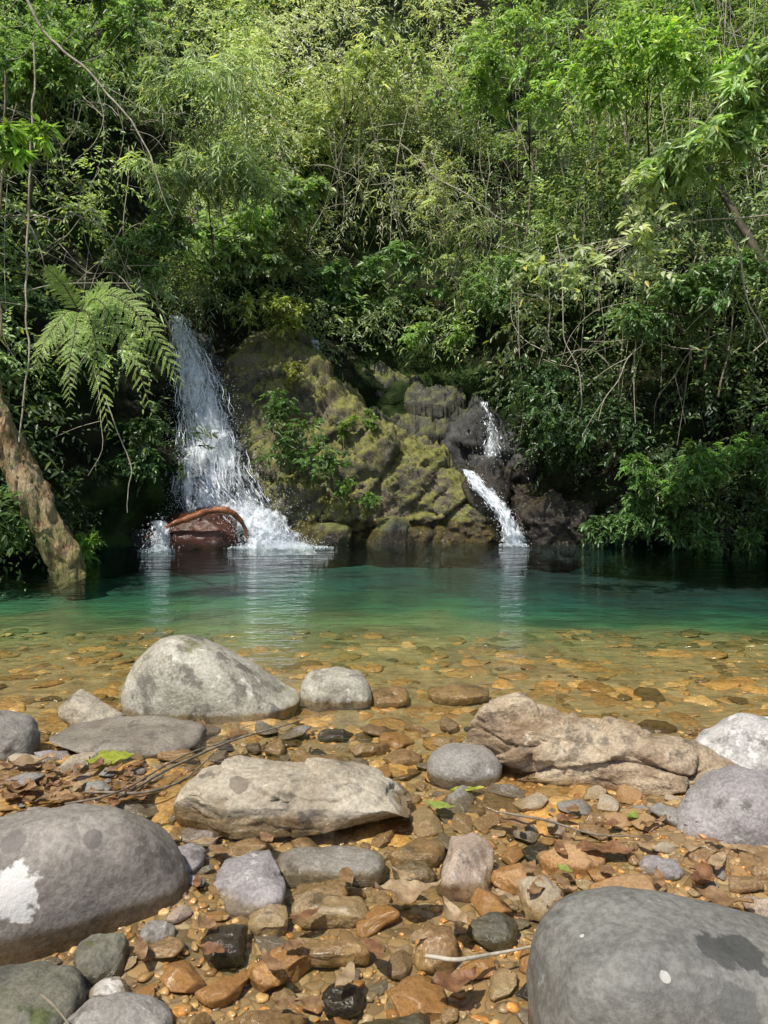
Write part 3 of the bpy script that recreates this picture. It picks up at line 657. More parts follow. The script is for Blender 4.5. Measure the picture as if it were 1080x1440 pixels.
def forest(name, label, cnt, srange, zrange, rad, ns, n, LL, LW, droop, seed, dark=False, bright=1., prot=(0, .9), zp=1.15):
    r = np.random.default_rng(seed)
    s = r.uniform(srange[0], srange[1], cnt); z = zrange[0]+(zrange[1]-zrange[0])*r.random(cnt)**zp
    e = r.uniform(prot[0], prot[1], cnt)
    P0, _ = wall(s, z, 0.)
    e = np.where((P0[:, 0] > -3.) & (P0[:, 0] < 1.9) & (z < 6), np.minimum(e, .15), e)      # nothing overhangs the sunlit ridge
    e = np.where((P0[:, 0] > 2.2) & (z > 3.) & (z < 5.5), e+.6*(prot[1] > .6), e)                   # the right side overhangs a dark hollow
    Pc, Nc = wall(s, z, e)
    px, py = project(Pc)
    keep = (px > -420) & (px < 1500) & (py > -450)
    # leave the rock, the falls and their basins bare
    keep &= ~((px > 225) & (px < 420) & (py > 425+30*r.random(cnt)))
    keep &= ~((px > 400) & (px < 735) & (py > 455+40*r.random(cnt)))
    keep &= ~((px > 560) & (px < 860) & (py > 640))
    keep &= ~((px > 690) & (px < 1060) & (py > 460) & (py < 650) & (r.random(cnt) < .58))
    keep &= ~((px > 10) & (px < 270) & (py > 400) & (py < 720) & (r.random(cnt) < .82))
    keep &= ~((fbm(Pc*.8, 2, 77) < -.25) & (z < 8) & (r.random(cnt) < .72))          # gaps that open onto the dark slope
    Pc, Nc = Pc[keep], Nc[keep]
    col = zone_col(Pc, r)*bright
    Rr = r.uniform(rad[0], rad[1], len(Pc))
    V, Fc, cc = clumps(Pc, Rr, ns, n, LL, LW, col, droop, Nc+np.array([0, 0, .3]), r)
    o = put(name, V, Fc, LEAF_SHADE if dark else LEAF, col=cc)
    tag(o, label, 'foliage', kind='stuff'); return o
s0, s1 = np.interp(4.0, plan[:40, 1], pl[:40]), pl[-1]-13.
forest('forest_foliage', 'mass of broad green leaves covering the lower gorge walls', 780, (s0, s1), (.4, 9.), (.4, .8), 32, 9, .082, .031, .45, 101)
forest('high_forest_foliage', 'mass of green leaves high on the gorge walls', 660, (s0-2, s1+2), (6.5, 16.), (.55, 1.05), 36, 9, .088, .034, .5, 105, prot=(.0, 1.), zp=1., bright=1.15)
forest('bamboo_foliage', 'mass of narrow drooping leaves hanging through the forest', 300, (s0+1, s1-1), (2.5, 13.), (.45, .9), 26, 9, .125, .016, 1.0, 102, bright=1.15, prot=(.2, 1.0))
forest('fine_foliage', 'mass of small pale leaves sprinkled through the forest', 560, (s0+1, s1-1), (2., 12.), (.35, .8), 28, 11, .056, .025, .35, 103, bright=1.4, prot=(.3, 1.2))
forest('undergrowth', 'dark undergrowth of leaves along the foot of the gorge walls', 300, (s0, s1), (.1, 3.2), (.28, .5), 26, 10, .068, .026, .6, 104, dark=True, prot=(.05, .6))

# ---- single plants
def plant(name, label, cat, blobs, leafL, leafW, col, droop=.5, n=9, ns=20, k=11, base=None, stem_r=.03, mat=LEAF, seed=0, outv=(0, -.7, .4), sub=.42, stemmat=None, group=None, crown='foliage'):
    r = np.random.default_rng(seed+500)
    cs = []; rs = []
    for (px, py, Yd, rp) in blobs:
        c = at(px, py, Yd); rad = rp*Yd/F
        d = nrm(r.normal(size=(k, 3)))*r.random((k, 1))**.45*np.array([1.15, .6, .85])
        cs.append(c+d*rad); rs.append(np.full(k, rad*sub)*r.uniform(.6, 1.25, k))
    cs = np.vstack(cs); rs = np.concatenate(rs)
    b = at(*base) if base is not None else at(blobs[0][0], blobs[0][1]+blobs[0][3]*1.2, blobs[0][2]+.5)
    th = thing(name, label, cat, b, group)
    colv = np.array(col)*1.3*r.uniform(.75, 1.3, (len(cs), 1))
    V, Fc, cc = clumps(cs, rs, ns, n, leafL, leafW, colv, droop, np.tile(np.array(outv), (len(cs), 1)), r)
    put(crown, V, Fc, mat, th, col=cc)
    parts = []
    cen = cs.mean(0)
    mid = b*.45+cen*.55+np.array([r.normal()*.08, r.normal()*.05, .08])
    parts.append(tube([b, b*.6+mid*.4+r.normal(size=3)*.03, mid, cen], [stem_r, stem_r*.85, stem_r*.65, stem_r*.4], 7, 5, stem_r*.2, seed))
    for q in cs[::max(1, len(cs)//14)]:
        parts.append(tube([mid*.5+cen*.5 if r.random() < .6 else mid, cen*.35+q*.65+r.normal(size=3)*.05, q], [stem_r*.4, stem_r*.28, stem_r*.12], 5, 4))
    V, Fc = join(parts); put('trunk' if cat == 'tree' else 'stem', V, Fc, stemmat or STEM, th)
    return th
G1 = (.16, .245, .095); G2 = (.22, .32, .11); G3 = (.32, .37, .19); GSHADE = (.05, .095, .033); GP = (.29, .36, .21)
plant('bamboo', 'pale drooping bamboo at the upper left above the tall waterfall', 'bamboo', [(300, 120, 10.6, 75), (350, 220, 11, 70), (250, 230, 10.6, 55)], .14, .017, GP, 1.1, base=(300, 400, 11.6), stem_r=.014, seed=1, ns=20, sub=.5)
plant('overhanging_branch', 'bright green leafy twig at the left picture edge', 'branch', [(15, 185, 6.2, 42)], .11, .024, (.2, .31, .07), .8, base=(-90, 120, 6.8), stem_r=.010, seed=2, k=6, ns=12)
plant('tree', 'fine-leaved tree in the top left corner', 'tree', [(80, 60, 9.2, 70), (170, 30, 9.4, 55), (20, 110, 9., 45)], .07, .028, G1, .4, base=(20, 400, 9.8), stem_r=.03, seed=3, n=11)
plant('tree', 'broad-leaved sunlit tree leaning out above the tall waterfall', 'tree', [(360, 335, 12.2, 60), (300, 350, 11.9, 42), (410, 285, 12.4, 45)], .12, .05, (.24, .33, .16), .45, base=(330, 425, 12.9), stem_r=.03, seed=4)
plant('shrub', 'yellow-green shrub growing on top of the mossy ridge', 'shrub', [(372, 436, 11.3, 34), (412, 448, 11.4, 28)], .075, .028, (.27, .31, .10), .5, base=(385, 470, 11.7), stem_r=.010, seed=5, k=9, ns=14)
plant('shrub', 'dark broadleaf shrub in the middle above the layered slab', 'shrub', [(560, 400, 13.2, 55), (500, 410, 13., 45)], .10, .042, (.12, .2, .08), .5, base=(550, 470, 13.7), stem_r=.016, seed=6)
plant('tree', 'bright green tree crown at the top right of centre', 'tree', [(740, 60, 11.6, 80), (680, 110, 11.8, 55), (790, 120, 11.4, 55)], .08, .032, G2, .5, base=(745, 240, 12.8), stem_r=.016, seed=7, sub=.5)
plant('tree', 'vivid green tree crown near the top right corner', 'tree', [(900, 40, 9.9, 80), (980, 90, 9.6, 60), (860, 110, 10., 55)], .08, .032, (.24, .36, .10), .5, base=(910, 260, 11.2), stem_r=.016, seed=8, sub=.5)
plant('overhanging_branch', 'large-leaved branch hanging in from the right edge at upper right', 'branch', [(1030, 190, 7.4, 60), (960, 240, 7.6, 45), (1060, 100, 7.2, 50)], .12, .03, (.25, .35, .15), 1.0, base=(1150, 110, 7.8), stem_r=.012, seed=9, stemmat=TWIG, ns=10)
plant('overhanging_branch', 'pale branch with whitish sunlit leaves on the right', 'branch', [(850, 365, 7.6, 62), (905, 325, 7.5, 48), (780, 390, 7.7, 44), (915, 270, 7.6, 36)], .08, .034, (.37, .43, .26), .35, base=(1100, 300, 8.1), stem_r=.010, seed=10, k=9, ns=5, n=6, sub=.46, stemmat=PALETWIG)
plant('shrub', 'feathery green shrub lit at the right edge above the water', 'shrub', [(1000, 650, 9.2, 55), (930, 670, 9.4, 45), (1070, 640, 9.1, 50)], .06, .017, (.11, .205, .05), .7, n=16, base=(1000, 765, 9.9), seed=11, stem_r=.012)
plant('shrub', 'dark shrub overhanging the black ledge right of the falls', 'shrub', [(800, 580, 10.2, 60), (770, 540, 10.5, 45), (860, 600, 10., 50)], .07, .027, GSHADE, .8, base=(820, 650, 10.9), seed=12, mat=LEAF_SHADE, stem_r=.012, ns=17)  # overhang shade put into the dark leaf colour
plant('shrub', 'dark drooping shrub at the waterline on the right bank', 'shrub', [(910, 725, 9.7, 42), (980, 745, 9.5, 36), (850, 745, 9.9, 30), (1060, 748, 9.4, 36)], .065, .022, (.07, .135, .038), .8, base=(930, 768, 10.2), seed=13, mat=LEAF_SHADE, k=10, stem_r=.010)  # leaf colour darkened to carry the bank's shade
plant('climbing_plant', 'dark leafy plant climbing the left face of the mossy ridge', 'plant', [(410, 620, 10.5, 42), (385, 570, 10.65, 30), (450, 655, 10.35, 35)], .06, .026, (.085, .155, .045), .6, base=(420, 700, 10.6), seed=14, k=10, ns=10, stem_r=.005, sub=.5)
plant('low_plant', 'bright low plants on the left bank beside the leaning trunk', 'plant', [(30, 740, 8.3, 42), (100, 770, 8.5, 28)], .07, .027, (.17, .28, .06), .5, base=(40, 785, 8.6), seed=15, k=9, stem_r=.006)
plant('shrub', 'dark shrub in the hollow left of the tall waterfall', 'shrub', [(185, 650, 9.8, 42), (205, 610, 10, 28)], .075, .028, (.06, .115, .036), .7, base=(180, 730, 10.1), seed=16, k=9, mat=LEAF_SHADE, stem_r=.010, ns=14)
plant('thicket', 'twiggy olive thicket in the middle right', 'shrub', [(640, 300, 12.4, 65), (600, 250, 12.6, 50)], .08, .019, (.30, .33, .19), .8, base=(650, 440, 13.2), seed=17, stemmat=PALETWIG, ns=12, stem_r=.016)
plant('tree', 'yellow-lit tree at the top of the middle gully', 'tree', [(500, 130, 14., 70), (440, 200, 13.8, 55), (560, 90, 14.2, 55)], .085, .032, G3, .6, base=(490, 330, 15), stem_r=.025, seed=18, sub=.5)  # yellow of the sunlight put into the leaf colour
plant('shrub', 'mid-green shrub between the fern and the tall waterfall', 'shrub', [(205, 360, 10.2, 42), (235, 320, 10.4, 36)], .08, .028, G1, .6, base=(190, 450, 10.9), seed=19, stem_r=.012)
plant('shrub', 'dense shrub on the right slope under the pale branch', 'shrub', [(930, 440, 9.6, 58), (1010, 405, 9.4, 55)], .075, .028, (.085, .155, .05), .7, base=(960, 550, 10.3), seed=20, mat=LEAF_SHADE, stem_r=.014, ns=20)
plant('shrub', 'mid-green shrub above the narrow right waterfall', 'shrub', [(700, 410, 12., 52), (740, 370, 11.8, 45)], .075, .027, (.13, .21, .075), .7, base=(710, 510, 12.6), seed=21, stem_r=.014)
plant('low_plant', 'small sprig of leaves on the shoulder of the mossy ridge', 'plant', [(485, 598, 10.9, 16), (520, 588, 11., 14)], .06, .022, (.14, .21, .05), .6, base=(500, 625, 11.), seed=22, k=5, ns=8, stem_r=.004)
plant('low_plant', 'yellowish leaves on the upper ridge below the shrub', 'plant', [(410, 520, 11., 20)], .06, .022, (.25, .27, .07), .6, base=(420, 550, 11.3), seed=23, k=5, ns=9, stem_r=.004)
plant('low_plant', 'small fern-like plant low on the ridge near the water', 'plant', [(480, 685, 10.3, 22), (520, 700, 10.3, 14)], .05, .016, (.12, .2, .05), .6, base=(490, 715, 10.6), seed=24, k=5, ns=9, n=12, stem_r=.004)
plant('shrub', 'small bright shrub on the ledge behind the mossy ridge', 'shrub', [(590, 478, 12.4, 26), (640, 470, 12.3, 22)], .065, .025, (.18, .27, .085), .6, base=(610, 510, 12.6), seed=25, k=7, ns=12, stem_r=.007)

# ---- ground cover on the ridge
r = np.random.default_rng(77)
rv = np.array([v.co[:] for v in ridge.data.vertices])+np.array(ridge.location); rn = np.array([v.normal[:] for v in ridge.data.vertices])
ok = np.where((rn[:, 2] > -.1) & (rn[:, 1] < .5) & (rv[:, 2] > .4))[0]
dens = fbm(rv[ok]*1.7, 3, 4)+.4*(rv[ok][:, 0] < -1.2); ok = ok[dens > .08]; ok = r.choice(ok, min(800, len(ok)), replace=False)
V, Fc, cc = sprays(rv[ok], rn[ok]+.5*r.normal(size=(len(ok), 3)), r.uniform(.05, .15, len(ok)), 7, .032, .013, np.array([.19, .23, .06])*r.uniform(.4, 1.4, (len(ok), 1)), .5, r)
tag(put('ground_cover', V, Fc, LEAF, col=cc), 'small creeping plants scattered over the mossy ridge', 'ground cover', kind='stuff')

# ---- tangle of fine twigs and creepers
r = np.random.default_rng(88); ps = []
for k in range(960):
    hang = k > 560
    s = r.uniform((s0+s1)/2+.5, s1-2) if hang and r.random() < .75 else r.uniform(s0+1.5, s1-1.5)
    z = r.uniform(3.5, 9.5) if hang else r.uniform(2.2, 9.5); e = r.uniform(.8, 1.9)
    P0, N0 = wall(np.array([s]), np.array([z]), e); P0 = P0[0]
    if -3 < P0[0] < 1.9 and z < 4.5+hang*1.5: continue
    ln = r.uniform(1.2, 3.) if hang else r.uniform(.5, 1.9)
    d = np.array([r.normal()*.12, -.25, -1.]) if hang else nrm(np.array([r.normal()*.8, r.normal()*.3, r.choice([-1., .5])*r.uniform(.4, 1.)]))
    pts = [P0]; q = P0
    for j in range(4):
        d = nrm(d+(.10 if hang else .35)*r.normal(size=3)*np.array([1, .5, 1])+np.array([0, 0, -.12])); q = q+d*ln/4; pts.append(q)
    rad = r.uniform(.0035, .008)
    ps.append(tube(pts, [rad, rad*.8, rad*.5], 4, 3))
    if not hang:
        for b_ in range(2):
            i = int(r.integers(1, 4)); dd = nrm(d+.8*r.normal(size=3)); ps.append(tube([pts[i], pts[i]+dd*ln*.2, pts[i]+dd*ln*.4+np.array([0, 0, -.04])], [rad*.6, rad*.45, rad*.3], 4, 3))
V, Fc = join(ps); tag(put('twigs', V, Fc, PALETWIG), 'tangle of fine bare twigs and creepers through the forest', 'twigs', kind='stuff')

# ---- the big fern
crown = at(112, 440, 7.3)
fern = thing('tree_fern', 'large bright fern with arching fronds on the left bank', 'fern', at(80, 500, 8.9))
V, Fc = tube([at(80, 500, 8.9), at(90, 480, 8.3), at(104, 458, 7.7), crown], [.03, .028, .024, .018], 8, 6, .008, 2); put('stem', V, Fc, STEM, fern)
def frond(tip, lift, w, seed, side_arch=0.):
    r = np.random.default_rng(seed)
    a = crown; tp = at(*tip); up_ = np.array([side_arch, 0, lift])
    Pp = catmull([a, (a*.75+tp*.25)+up_*.85, (a+tp)/2+up_+r.normal(size=3)*.012, (a*.25+tp*.75)+up_*.7+r.normal(size=3)*.012, tp], 9)
    n = len(Pp); T = nrm(np.gradient(Pp, axis=0))
    side = nrm(np.cross(T, np.array([-.15+r.normal()*.2, -1.1, .45+r.normal()*.18]))); up = np.cross(side, T)
    ps = []; npin = 26
    for k in range(npin):
        ln0 = w*math.sin(PI*min(1, ((.08+.92*(k+.5)/npin)*.80+.18)))**.6
        for sg in (1, -1):
            f = min(.995, .08+.92*(k+.5+(.2 if sg > 0 else -.1)+r.normal()*.09)/npin); i = min(int(f*(n-1)), n-2); q = Pp[i]*(1-(f*(n-1)-i))+Pp[i+1]*(f*(n-1)-i)
            ln = ln0*r.uniform(.78, 1.1)
            d = nrm(side[i]*sg*.85+T[i]*(.4+.3*f)+r.normal(size=3)*.1); m_ = 16
            tt = (np.arange(m_)+.5)/m_
            bend = r.uniform(.15, .5)
            pos = q+d*(ln*tt)[:, None]-np.array([0, 0, 1])*(ln*bend*tt**2)[:, None]
            dl = nrm(d-np.array([0, 0, 1])*bend*.8)
            e = nrm(np.cross(d, up[i]+r.normal(size=3)*.1))
            ll = ln*.18*np.sqrt(np.maximum(1-tt, .03))*r.uniform(.75, 1., m_)
            for s2 in (1, -1):
                c = np.array([.38, .52, .16])*r.uniform(.7, 1.25)*r.uniform(.85, 1.15, (m_, 1))
                ps.append(leaves(pos, np.tile(e*s2*.9+dl*.55, (m_, 1))+.1*r.normal(size=(m_, 3)), np.tile(up[i], (m_, 1))+.25*r.normal(size=(m_, 3)), ll, ln/m_*.95, c, .05))
    V, Fc, cc = join(ps); o = put('frond', V, Fc, FERN, fern, col=np.minimum(cc, .8))
    V, Fc = tube(Pp[::4], [.006, .0045, .002], 5, 3); s = put('midrib', V, Fc, STEM, None, loc=fern.location); s.parent = o; s.location = (0, 0, 0)
for k, (tip, lift, w) in enumerate([((64, 376, 7.1), .05, .15), ((48, 520, 6.8), .16, .18), ((98, 572, 6.6), .20, .165), ((154, 610, 6.5), .32, .21), ((256, 544, 6.8), .38, .225), ((214, 582, 6.5), .40, .19), ((152, 400, 7.3), .06, .13)]):
    frond(tip, lift, w, k)

# ---- leaning tree trunk
b = at(98, 806, 7.72)
tr = thing('leaning_tree', 'leaning tan-barked tree trunk rising from the water at the left edge', 'tree', (b[0], b[1], -.1))
V, Fc = tube([at(106, 818, 7.72), at(95, 796, 7.72), at(62, 730, 7.74), at(18, 640, 7.78), at(-32, 530, 7.8), at(-115, 345, 7.9), at(-215, 120, 8.1)], [.165, .16, .16, .16, .16, .14, .11], 32, 18, .045, 6, .012, (15, 15, 3.5))
put('trunk', V, Fc, TRUNK, tr)
for k, (px, py) in enumerate([(-260, 60), (-150, 30), (-330, 180)]):
    V, Fc = tube([at(-135, 300, 7.93), at((px-135)/2, (py+250)/2, 8.), at(px, py, 8.1)], [.07, .05, .02], 8, 6, .01, k); put('limb', V, Fc, TRUNK, tr)
r = np.random.default_rng(5); cs = np.array([at(px, py, 8.1)+r.normal(size=3)*.4 for px, py in [(-260, 60), (-190, -40), (-330, 180), (-220, 60), (-290, 0)] for _ in range(6)])
V, Fc, cc = clumps(cs, np.full(len(cs), .4), 20, 9, .13, .05, np.tile(np.array(G1), (len(cs), 1)), .5, np.tile(np.array([0, 0, .5]), (len(cs), 1)), r); put('crown', V, Fc, LEAF, tr, col=cc)

# ---- bare branches, lianas and thin trunks
def vine(name, label, cat, pts, Yd, rad, mat, side=(), wob=.03, group=None):
    P = [at(p[0], p[1], Yd if len(p) < 3 else p[2]) for p in pts]
    V, Fc = tube(P, rad, 6, 10, 0, len(pts), wob)
    ps = [(V, Fc)]
    for s in side:
        ps.append(tube([at(p[0], p[1], Yd+.05*i) for i, p in enumerate(s)], [rad[-1]*.8, rad[-1]*.55, rad[-1]*.25], 5, 6, 0, 3, wob))
    V, Fc = join(ps)
    return tag(put(name, V, Fc, mat, loc=P[0]), label, cat, group)
vine('bare_branch', 'long pale bare branch slanting down from the top left corner', 'branch', [(15, -30), (60, 35), (110, 85), (160, 145), (205, 215), (243, 305)], 8., [.017, .015, .013, .011, .008, .005], PALETWIG,
     [[(110, 85), (150, 70), (190, 20)], [(160, 145), (170, 200), (150, 260)], [(60, 35), (40, 70), (0, 90)], [(135, 115), (200, 150), (260, 160)], [(85, 60), (120, 30), (130, -20)], [(180, 180), (215, 190), (240, 220)]])
vine('liana', 'straight pale liana hanging at the left edge beside the fern', 'vine', [(46, 60), (44, 215), (40, 330), (36, 430), (38, 520), (30, 620)], 7.6, [.010, .010, .011, .010, .009, .008], PALETWIG)
vine('liana', 'thin dark liana at the far left edge', 'vine', [(8, 100), (4, 230), (-3, 350), (2, 470)], 7.4, [.010]*4, TWIG)
vine('hanging_root', 'thin pale root dangling over the water left of the tall waterfall', 'root', [(150, 560), (172, 615), (186, 655), (180, 690), (178, 722)], 8.6, [.007, .007, .007, .006, .004], PALETWIG)
vine('bare_branch', 'thin curved twig arching down to the top of the tall waterfall', 'branch', [(190, 320), (215, 400), (238, 460), (265, 500), (300, 512)], 10.2, [.010, .009, .008, .006, .003], PALETWIG)
vine('liana', 'thin curling liana dangling on the right below the pale branch', 'vine', [(785, 330), (792, 420), (796, 480), (814, 520), (818, 560), (814, 582)], 8.4, [.006]*5+[.004], PALETWIG)
vine('bare_branch', 'pale forked twig hanging down the right picture edge', 'branch', [(1020, 310), (1042, 370), (1056, 430), (1082, 490)], 7.9, [.010, .009, .008, .006], PALETWIG, [[(1042, 370), (1010, 420), (960, 470)]])
vine('dead_tree', 'dark leaning bare trunk among the leaves at the right edge', 'tree', [(990, 220, 10.2), (1040, 310, 9.8), (1085, 390, 9.5), (1150, 520, 9.4)], 9.6, [.03, .05, .065, .08], STEM)
vine('bare_branch', 'grey bare twig crossing the middle of the forest', 'branch', [(560, 200), (620, 250), (690, 300), (760, 330)], 10.8, [.010, .009, .007, .004], PALETWIG, [[(620, 250), (660, 240), (720, 250)], [(690, 300), (690, 350), (660, 400)]])
for k, (x0_, y0_, x1_, y1_, Yd) in enumerate([(745, 150, 730, 400, 11.4), (835, 170, 842, 440, 10.6), (775, 120, 790, 400, 11.2), (690, 200, 700, 420, 12.), (905, 250, 890, 520, 10.2), (985, 330, 990, 520, 9.6), (480, 60, 470, 300, 13.6), (1025, 380, 1010, 560, 9.4), (880, 100, 872, 380, 10.4)]):
    vine('sapling_stem', 'thin grey upright sapling stem among the leaves of the forest', 'stem', [(x0_, y0_), ((x0_+x1_)/2+9, (y0_+y1_)/2), (x1_, y1_)], Yd, [.006, .010, .013], TWIG, group='thin upright sapling stems in the forest')

# ------------------------------------------------------------------ pebbles
PAL = {'rust orange': ((.50, .31, .14), M_RUST), 'tan': ((.52, .43, .29), M_SAND), 'grey': ((.37, .345, .31), M_GREY), 'dark': ((.11, .095, .075), M_DARK), 'pinkish': ((.50, .365, .27), M_PINK), 'brown': ((.38, .28, .17), M_WETB), 'purple-grey': ((.36, .325, .315), M_PURP)}
names = list(PAL)
protos = {}
def free(x, y, rr):
    for (cx, cy, rx, ry) in FOOT:
        if ((x-cx)/(rx*.9+rr))**2+((y-cy)/(ry*.9+rr))**2 < 1: return False
    return True
r = np.random.default_rng(19); placed = []; cnt = 0; tries = 0
while cnt < 290 and tries < 18000:
    tries += 1
    y = r.uniform(1.5, 3.4); x = r.uniform(-.5*y, .5*y)
    s = r.choice([.024, .033, .045, .06], p=[.25, .34, .27, .14])*r.uniform(.85, 1.2)
    if cnt < 110: s = r.uniform(.05, .095)
    if not free(x, y, s*.5): continue
    if any((x-a)**2+(y-b_)**2 < ((s+c)*.70)**2 for a, b_, c in placed): continue
    placed.append((x, y, s)); nm = names[r.choice(7, p=[.20, .20, .17, .06, .11, .18, .08])]; v = int(r.integers(0, 4))
    z = float(bed(np.array([x]), np.array([y]))[0])
    key = (nm, v)
    if key not in protos:
        V, Fc = rock_verts(2., 1.45*r.uniform(.75, 1.15), .27*r.uniform(.7, 1.4), None, boxy=.60, rough=.07, fine=.02, seed=200+v*13+names.index(nm), sub=4, cuts=10, low=.8, crisp=.97)
        me = mesh_np('pebble', V, Fc); me.materials.append(PAL[nm][1])
        o = bpy.data.objects.new('pebble', me); protos[key] = o
    else: o = protos[key].copy()
    C.objects.link(o); o.location = (x, y, z+s*.20); o.scale = (s, s, s); o.rotation_euler = (r.normal()*.11, r.normal()*.11, r.uniform(0, 6.28))
    tag(o, f'small {nm} pebble among the gravel of the near shore', 'pebble', f'{nm} pebbles on the near shore'); cnt += 1
def scatter(cnt, xr, yr, size, seed, cols, flat=.6, sub=2, sink=.1, yp=1.2, sp=1.5):
    r = np.random.default_rng(seed)
    y = yr[0]+(yr[1]-yr[0])*r.random(cnt)**yp; x = r.uniform(-1, 1, cnt)*(xr[0]+xr[1]*y)
    s = size[0]*(size[1]/size[0])**(r.random(cnt)**sp)
    z = bed(x, y)
    V0 = []
    for k in range(8):
        P, Fc = rock_verts(2., 1.5, flat*r.uniform(.8, 1.2), None, boxy=.74, rough=.12, fine=.03, seed=300+k+seed, sub=sub, cuts=8, low=.8, crisp=.95); V0.append(P)
    V0 = np.array(V0)[r.integers(0, 8, cnt)]*s[:, None, None]
    a = r.uniform(0, 2*PI, cnt); c_, s_ = np.cos(a)[:, None], np.sin(a)[:, None]
    tl = r.normal(0, .2, (cnt, 2))*min(1, flat*2)
    X = V0[..., 0]*c_-V0[..., 1]*s_; Yv = V0[..., 0]*s_+V0[..., 1]*c_
    Zv = V0[..., 2]+X*tl[:, :1]+Yv*tl[:, 1:]
    V = np.stack([X+x[:, None], Yv+y[:, None], Zv+(z+s*sink)[:, None]], -1)
    nv = V.shape[1]
    ci = r.choice(len(cols), cnt, p=np.array([c[1] for c in cols])/sum(c[1] for c in cols))
    cc = np.array([c[0] for c in cols])[ci]*r.uniform(.6, 1.35, (cnt, 1))
    Fa = (Fc[None]+(np.arange(cnt)*nv)[:, None, None]).reshape(-1, 3)
    return V.reshape(-1, 3), Fa, np.repeat(cc, nv, axis=0)
cols = [(PAL[n][0], w_) for n, w_ in zip(names, [.22, .23, .15, .07, .09, .20, .05])]
V, Fc, cc = scatter(6000, (0, .62), (1.3, 3.4), (.005, .022), 1, cols, .45, sp=1.8)
tag(put('gravel', V, Fc, PEB, col=cc), 'fine rusty gravel between the stones of the near shore', 'gravel', kind='stuff')
cols2 = [((.44, .32, .15), .32), ((.33, .25, .135), .28), ((.47, .39, .23), .24), ((.13, .105, .065), .16)]
V, Fc, cc = scatter(2400, (.3, .55), (2.4, 5.8), (.018, .13), 2, cols2, .17, sub=3, sink=-.06, yp=1.25, sp=1.7)
tag(put('streambed_cobbles', V, Fc, PEB, col=cc), 'amber cobbles seen through the clear shallows', 'cobbles', kind='stuff')

# ------------------------------------------------------------------ fallen leaves and sticks
def leaf_litter_mat(name, c1, c2, rough=.5):
    m, t = newmat(name)
    o = N(t, 'ShaderNodeTexCoord').outputs['Object']
    n = noise(t, o, 30., 6.); n2 = noise(t, o, 110., 4., .6)
    col = mixc(t, mr(t, n, .35, .65), c2, c1)
    col = mixc(t, mr(t, n2, .5, .68, 0., .5), col, (c2[0]*.4, c2[1]*.4, c2[2]*.4))
    b = N(t, 'ShaderNodeBump', {'Height': n2, 'Strength': .4, 'Distance': .01})
    p = N(t, 'ShaderNodeBsdfPrincipled', {'Base Color': col, 'Roughness': rough, 'Normal': b.outputs[0]})
    tr_ = N(t, 'ShaderNodeBsdfTranslucent', {'Color': col})
    out(t, N(t, 'ShaderNodeMixShader', {0: .25, 1: p.outputs[0], 2: tr_.outputs[0]}).outputs[0]); return m
LM = {'brown': leaf_litter_mat('leaf_brown', (.36, .22, .11), (.20, .115, .055)), 'red': leaf_litter_mat('leaf_red', (.33, .17, .08), (.17, .08, .04)),
      'pale': leaf_litter_mat('leaf_pale', (.50, .37, .22), (.32, .215, .12)), 'yellow': leaf_litter_mat('leaf_yellow', (.46, .48, .07), (.28, .34, .04)), 'green': leaf_litter_mat('leaf_green', (.36, .44, .10), (.22, .30, .06))}
def dead_leaf(label, px, py, Lm, Wm, yaw, curl, mat, group=None, lift=.012, seed=0, z=None):
    r = np.random.default_rng(seed+900)
    g_ = ground(px, py, .02); z = max(float(bed(g_[:1], g_[1:2])[0]), 0.)+lift if z is None else z
    u = np.linspace(-.5, .5, 19); v = np.linspace(-1, 1, 11); U, Vv = np.meshgrid(u, v, indexing='ij')
    wdt = Wm*.5*np.cos(U*PI)**.7*(1-.35*U)*(1+.05*np.sin(U*40+r.uniform(0, 6)))
    X = U*Lm; Yy = Vv*wdt+.08*Lm*(U*2)**2*r.choice([-1, 1])
    ph = r.uniform(0, 6, 4)
    Zz = curl*Lm*(U*2)**2*.25+curl*Wm*.35*np.abs(Vv)**1.4+.05*Lm*np.sin(U*9+ph[0])*Vv*min(1, curl*4)+.03*Lm*np.sin(U*14+ph[1])*min(1, curl*4)+.03*Wm*np.sin(U*30+ph[2])*np.abs(Vv)
    c, s = math.cos(yaw), math.sin(yaw)
    V = np.stack([X*c-Yy*s+g_[0], X*s+Yy*c+g_[1], Zz+z], -1).reshape(-1, 3)
    return tag(put('fallen_leaf', V, grid(u, v), LM[mat], loc=(g_[0], g_[1], z)), label, 'leaf', group)
dead_leaf('large pale brown curled leaf lying in the lower middle', 575, 1262, .18, .08, .1, .4, 'pale', seed=1, lift=.03)
dead_leaf('curled tan leaf standing against the leaf-backed block', 640, 1300, .12, .05, 1.9, .8, 'pale', seed=2, lift=.03)
dead_leaf('reddish brown wet leaf at the bottom middle', 640, 1384, .11, .06, .3, .4, 'red', seed=3, lift=.02)
dead_leaf('yellow-green leaf lying just below the smooth oval grey stone', 655, 1104, .13, .045, .2, .1, 'yellow', seed=4, lift=.006)
dead_leaf('green leaf floating lower left of the yellow-green leaf by the oval grey stone', 618, 1127, .12, .045, -.4, .1, 'green', seed=5, lift=.006)
dead_leaf('small lime green leaf on the gravel at the right', 890, 1150, .06, .032, .9, .4, 'green', seed=6, lift=.025)
dead_leaf('small yellow-green leaf above the dark corner boulder', 795, 1226, .05, .028, -.8, .4, 'green', seed=7, lift=.025)
dead_leaf('big rusty leaf lying flat on the right gravel', 850, 1196, .17, .065, -.1, .2, 'red', seed=8, lift=.025)
dead_leaf('dark brown leaf beside the right edge above the corner boulder', 1015, 1272, .15, .06, -.5, .35, 'brown', seed=9, lift=.03)
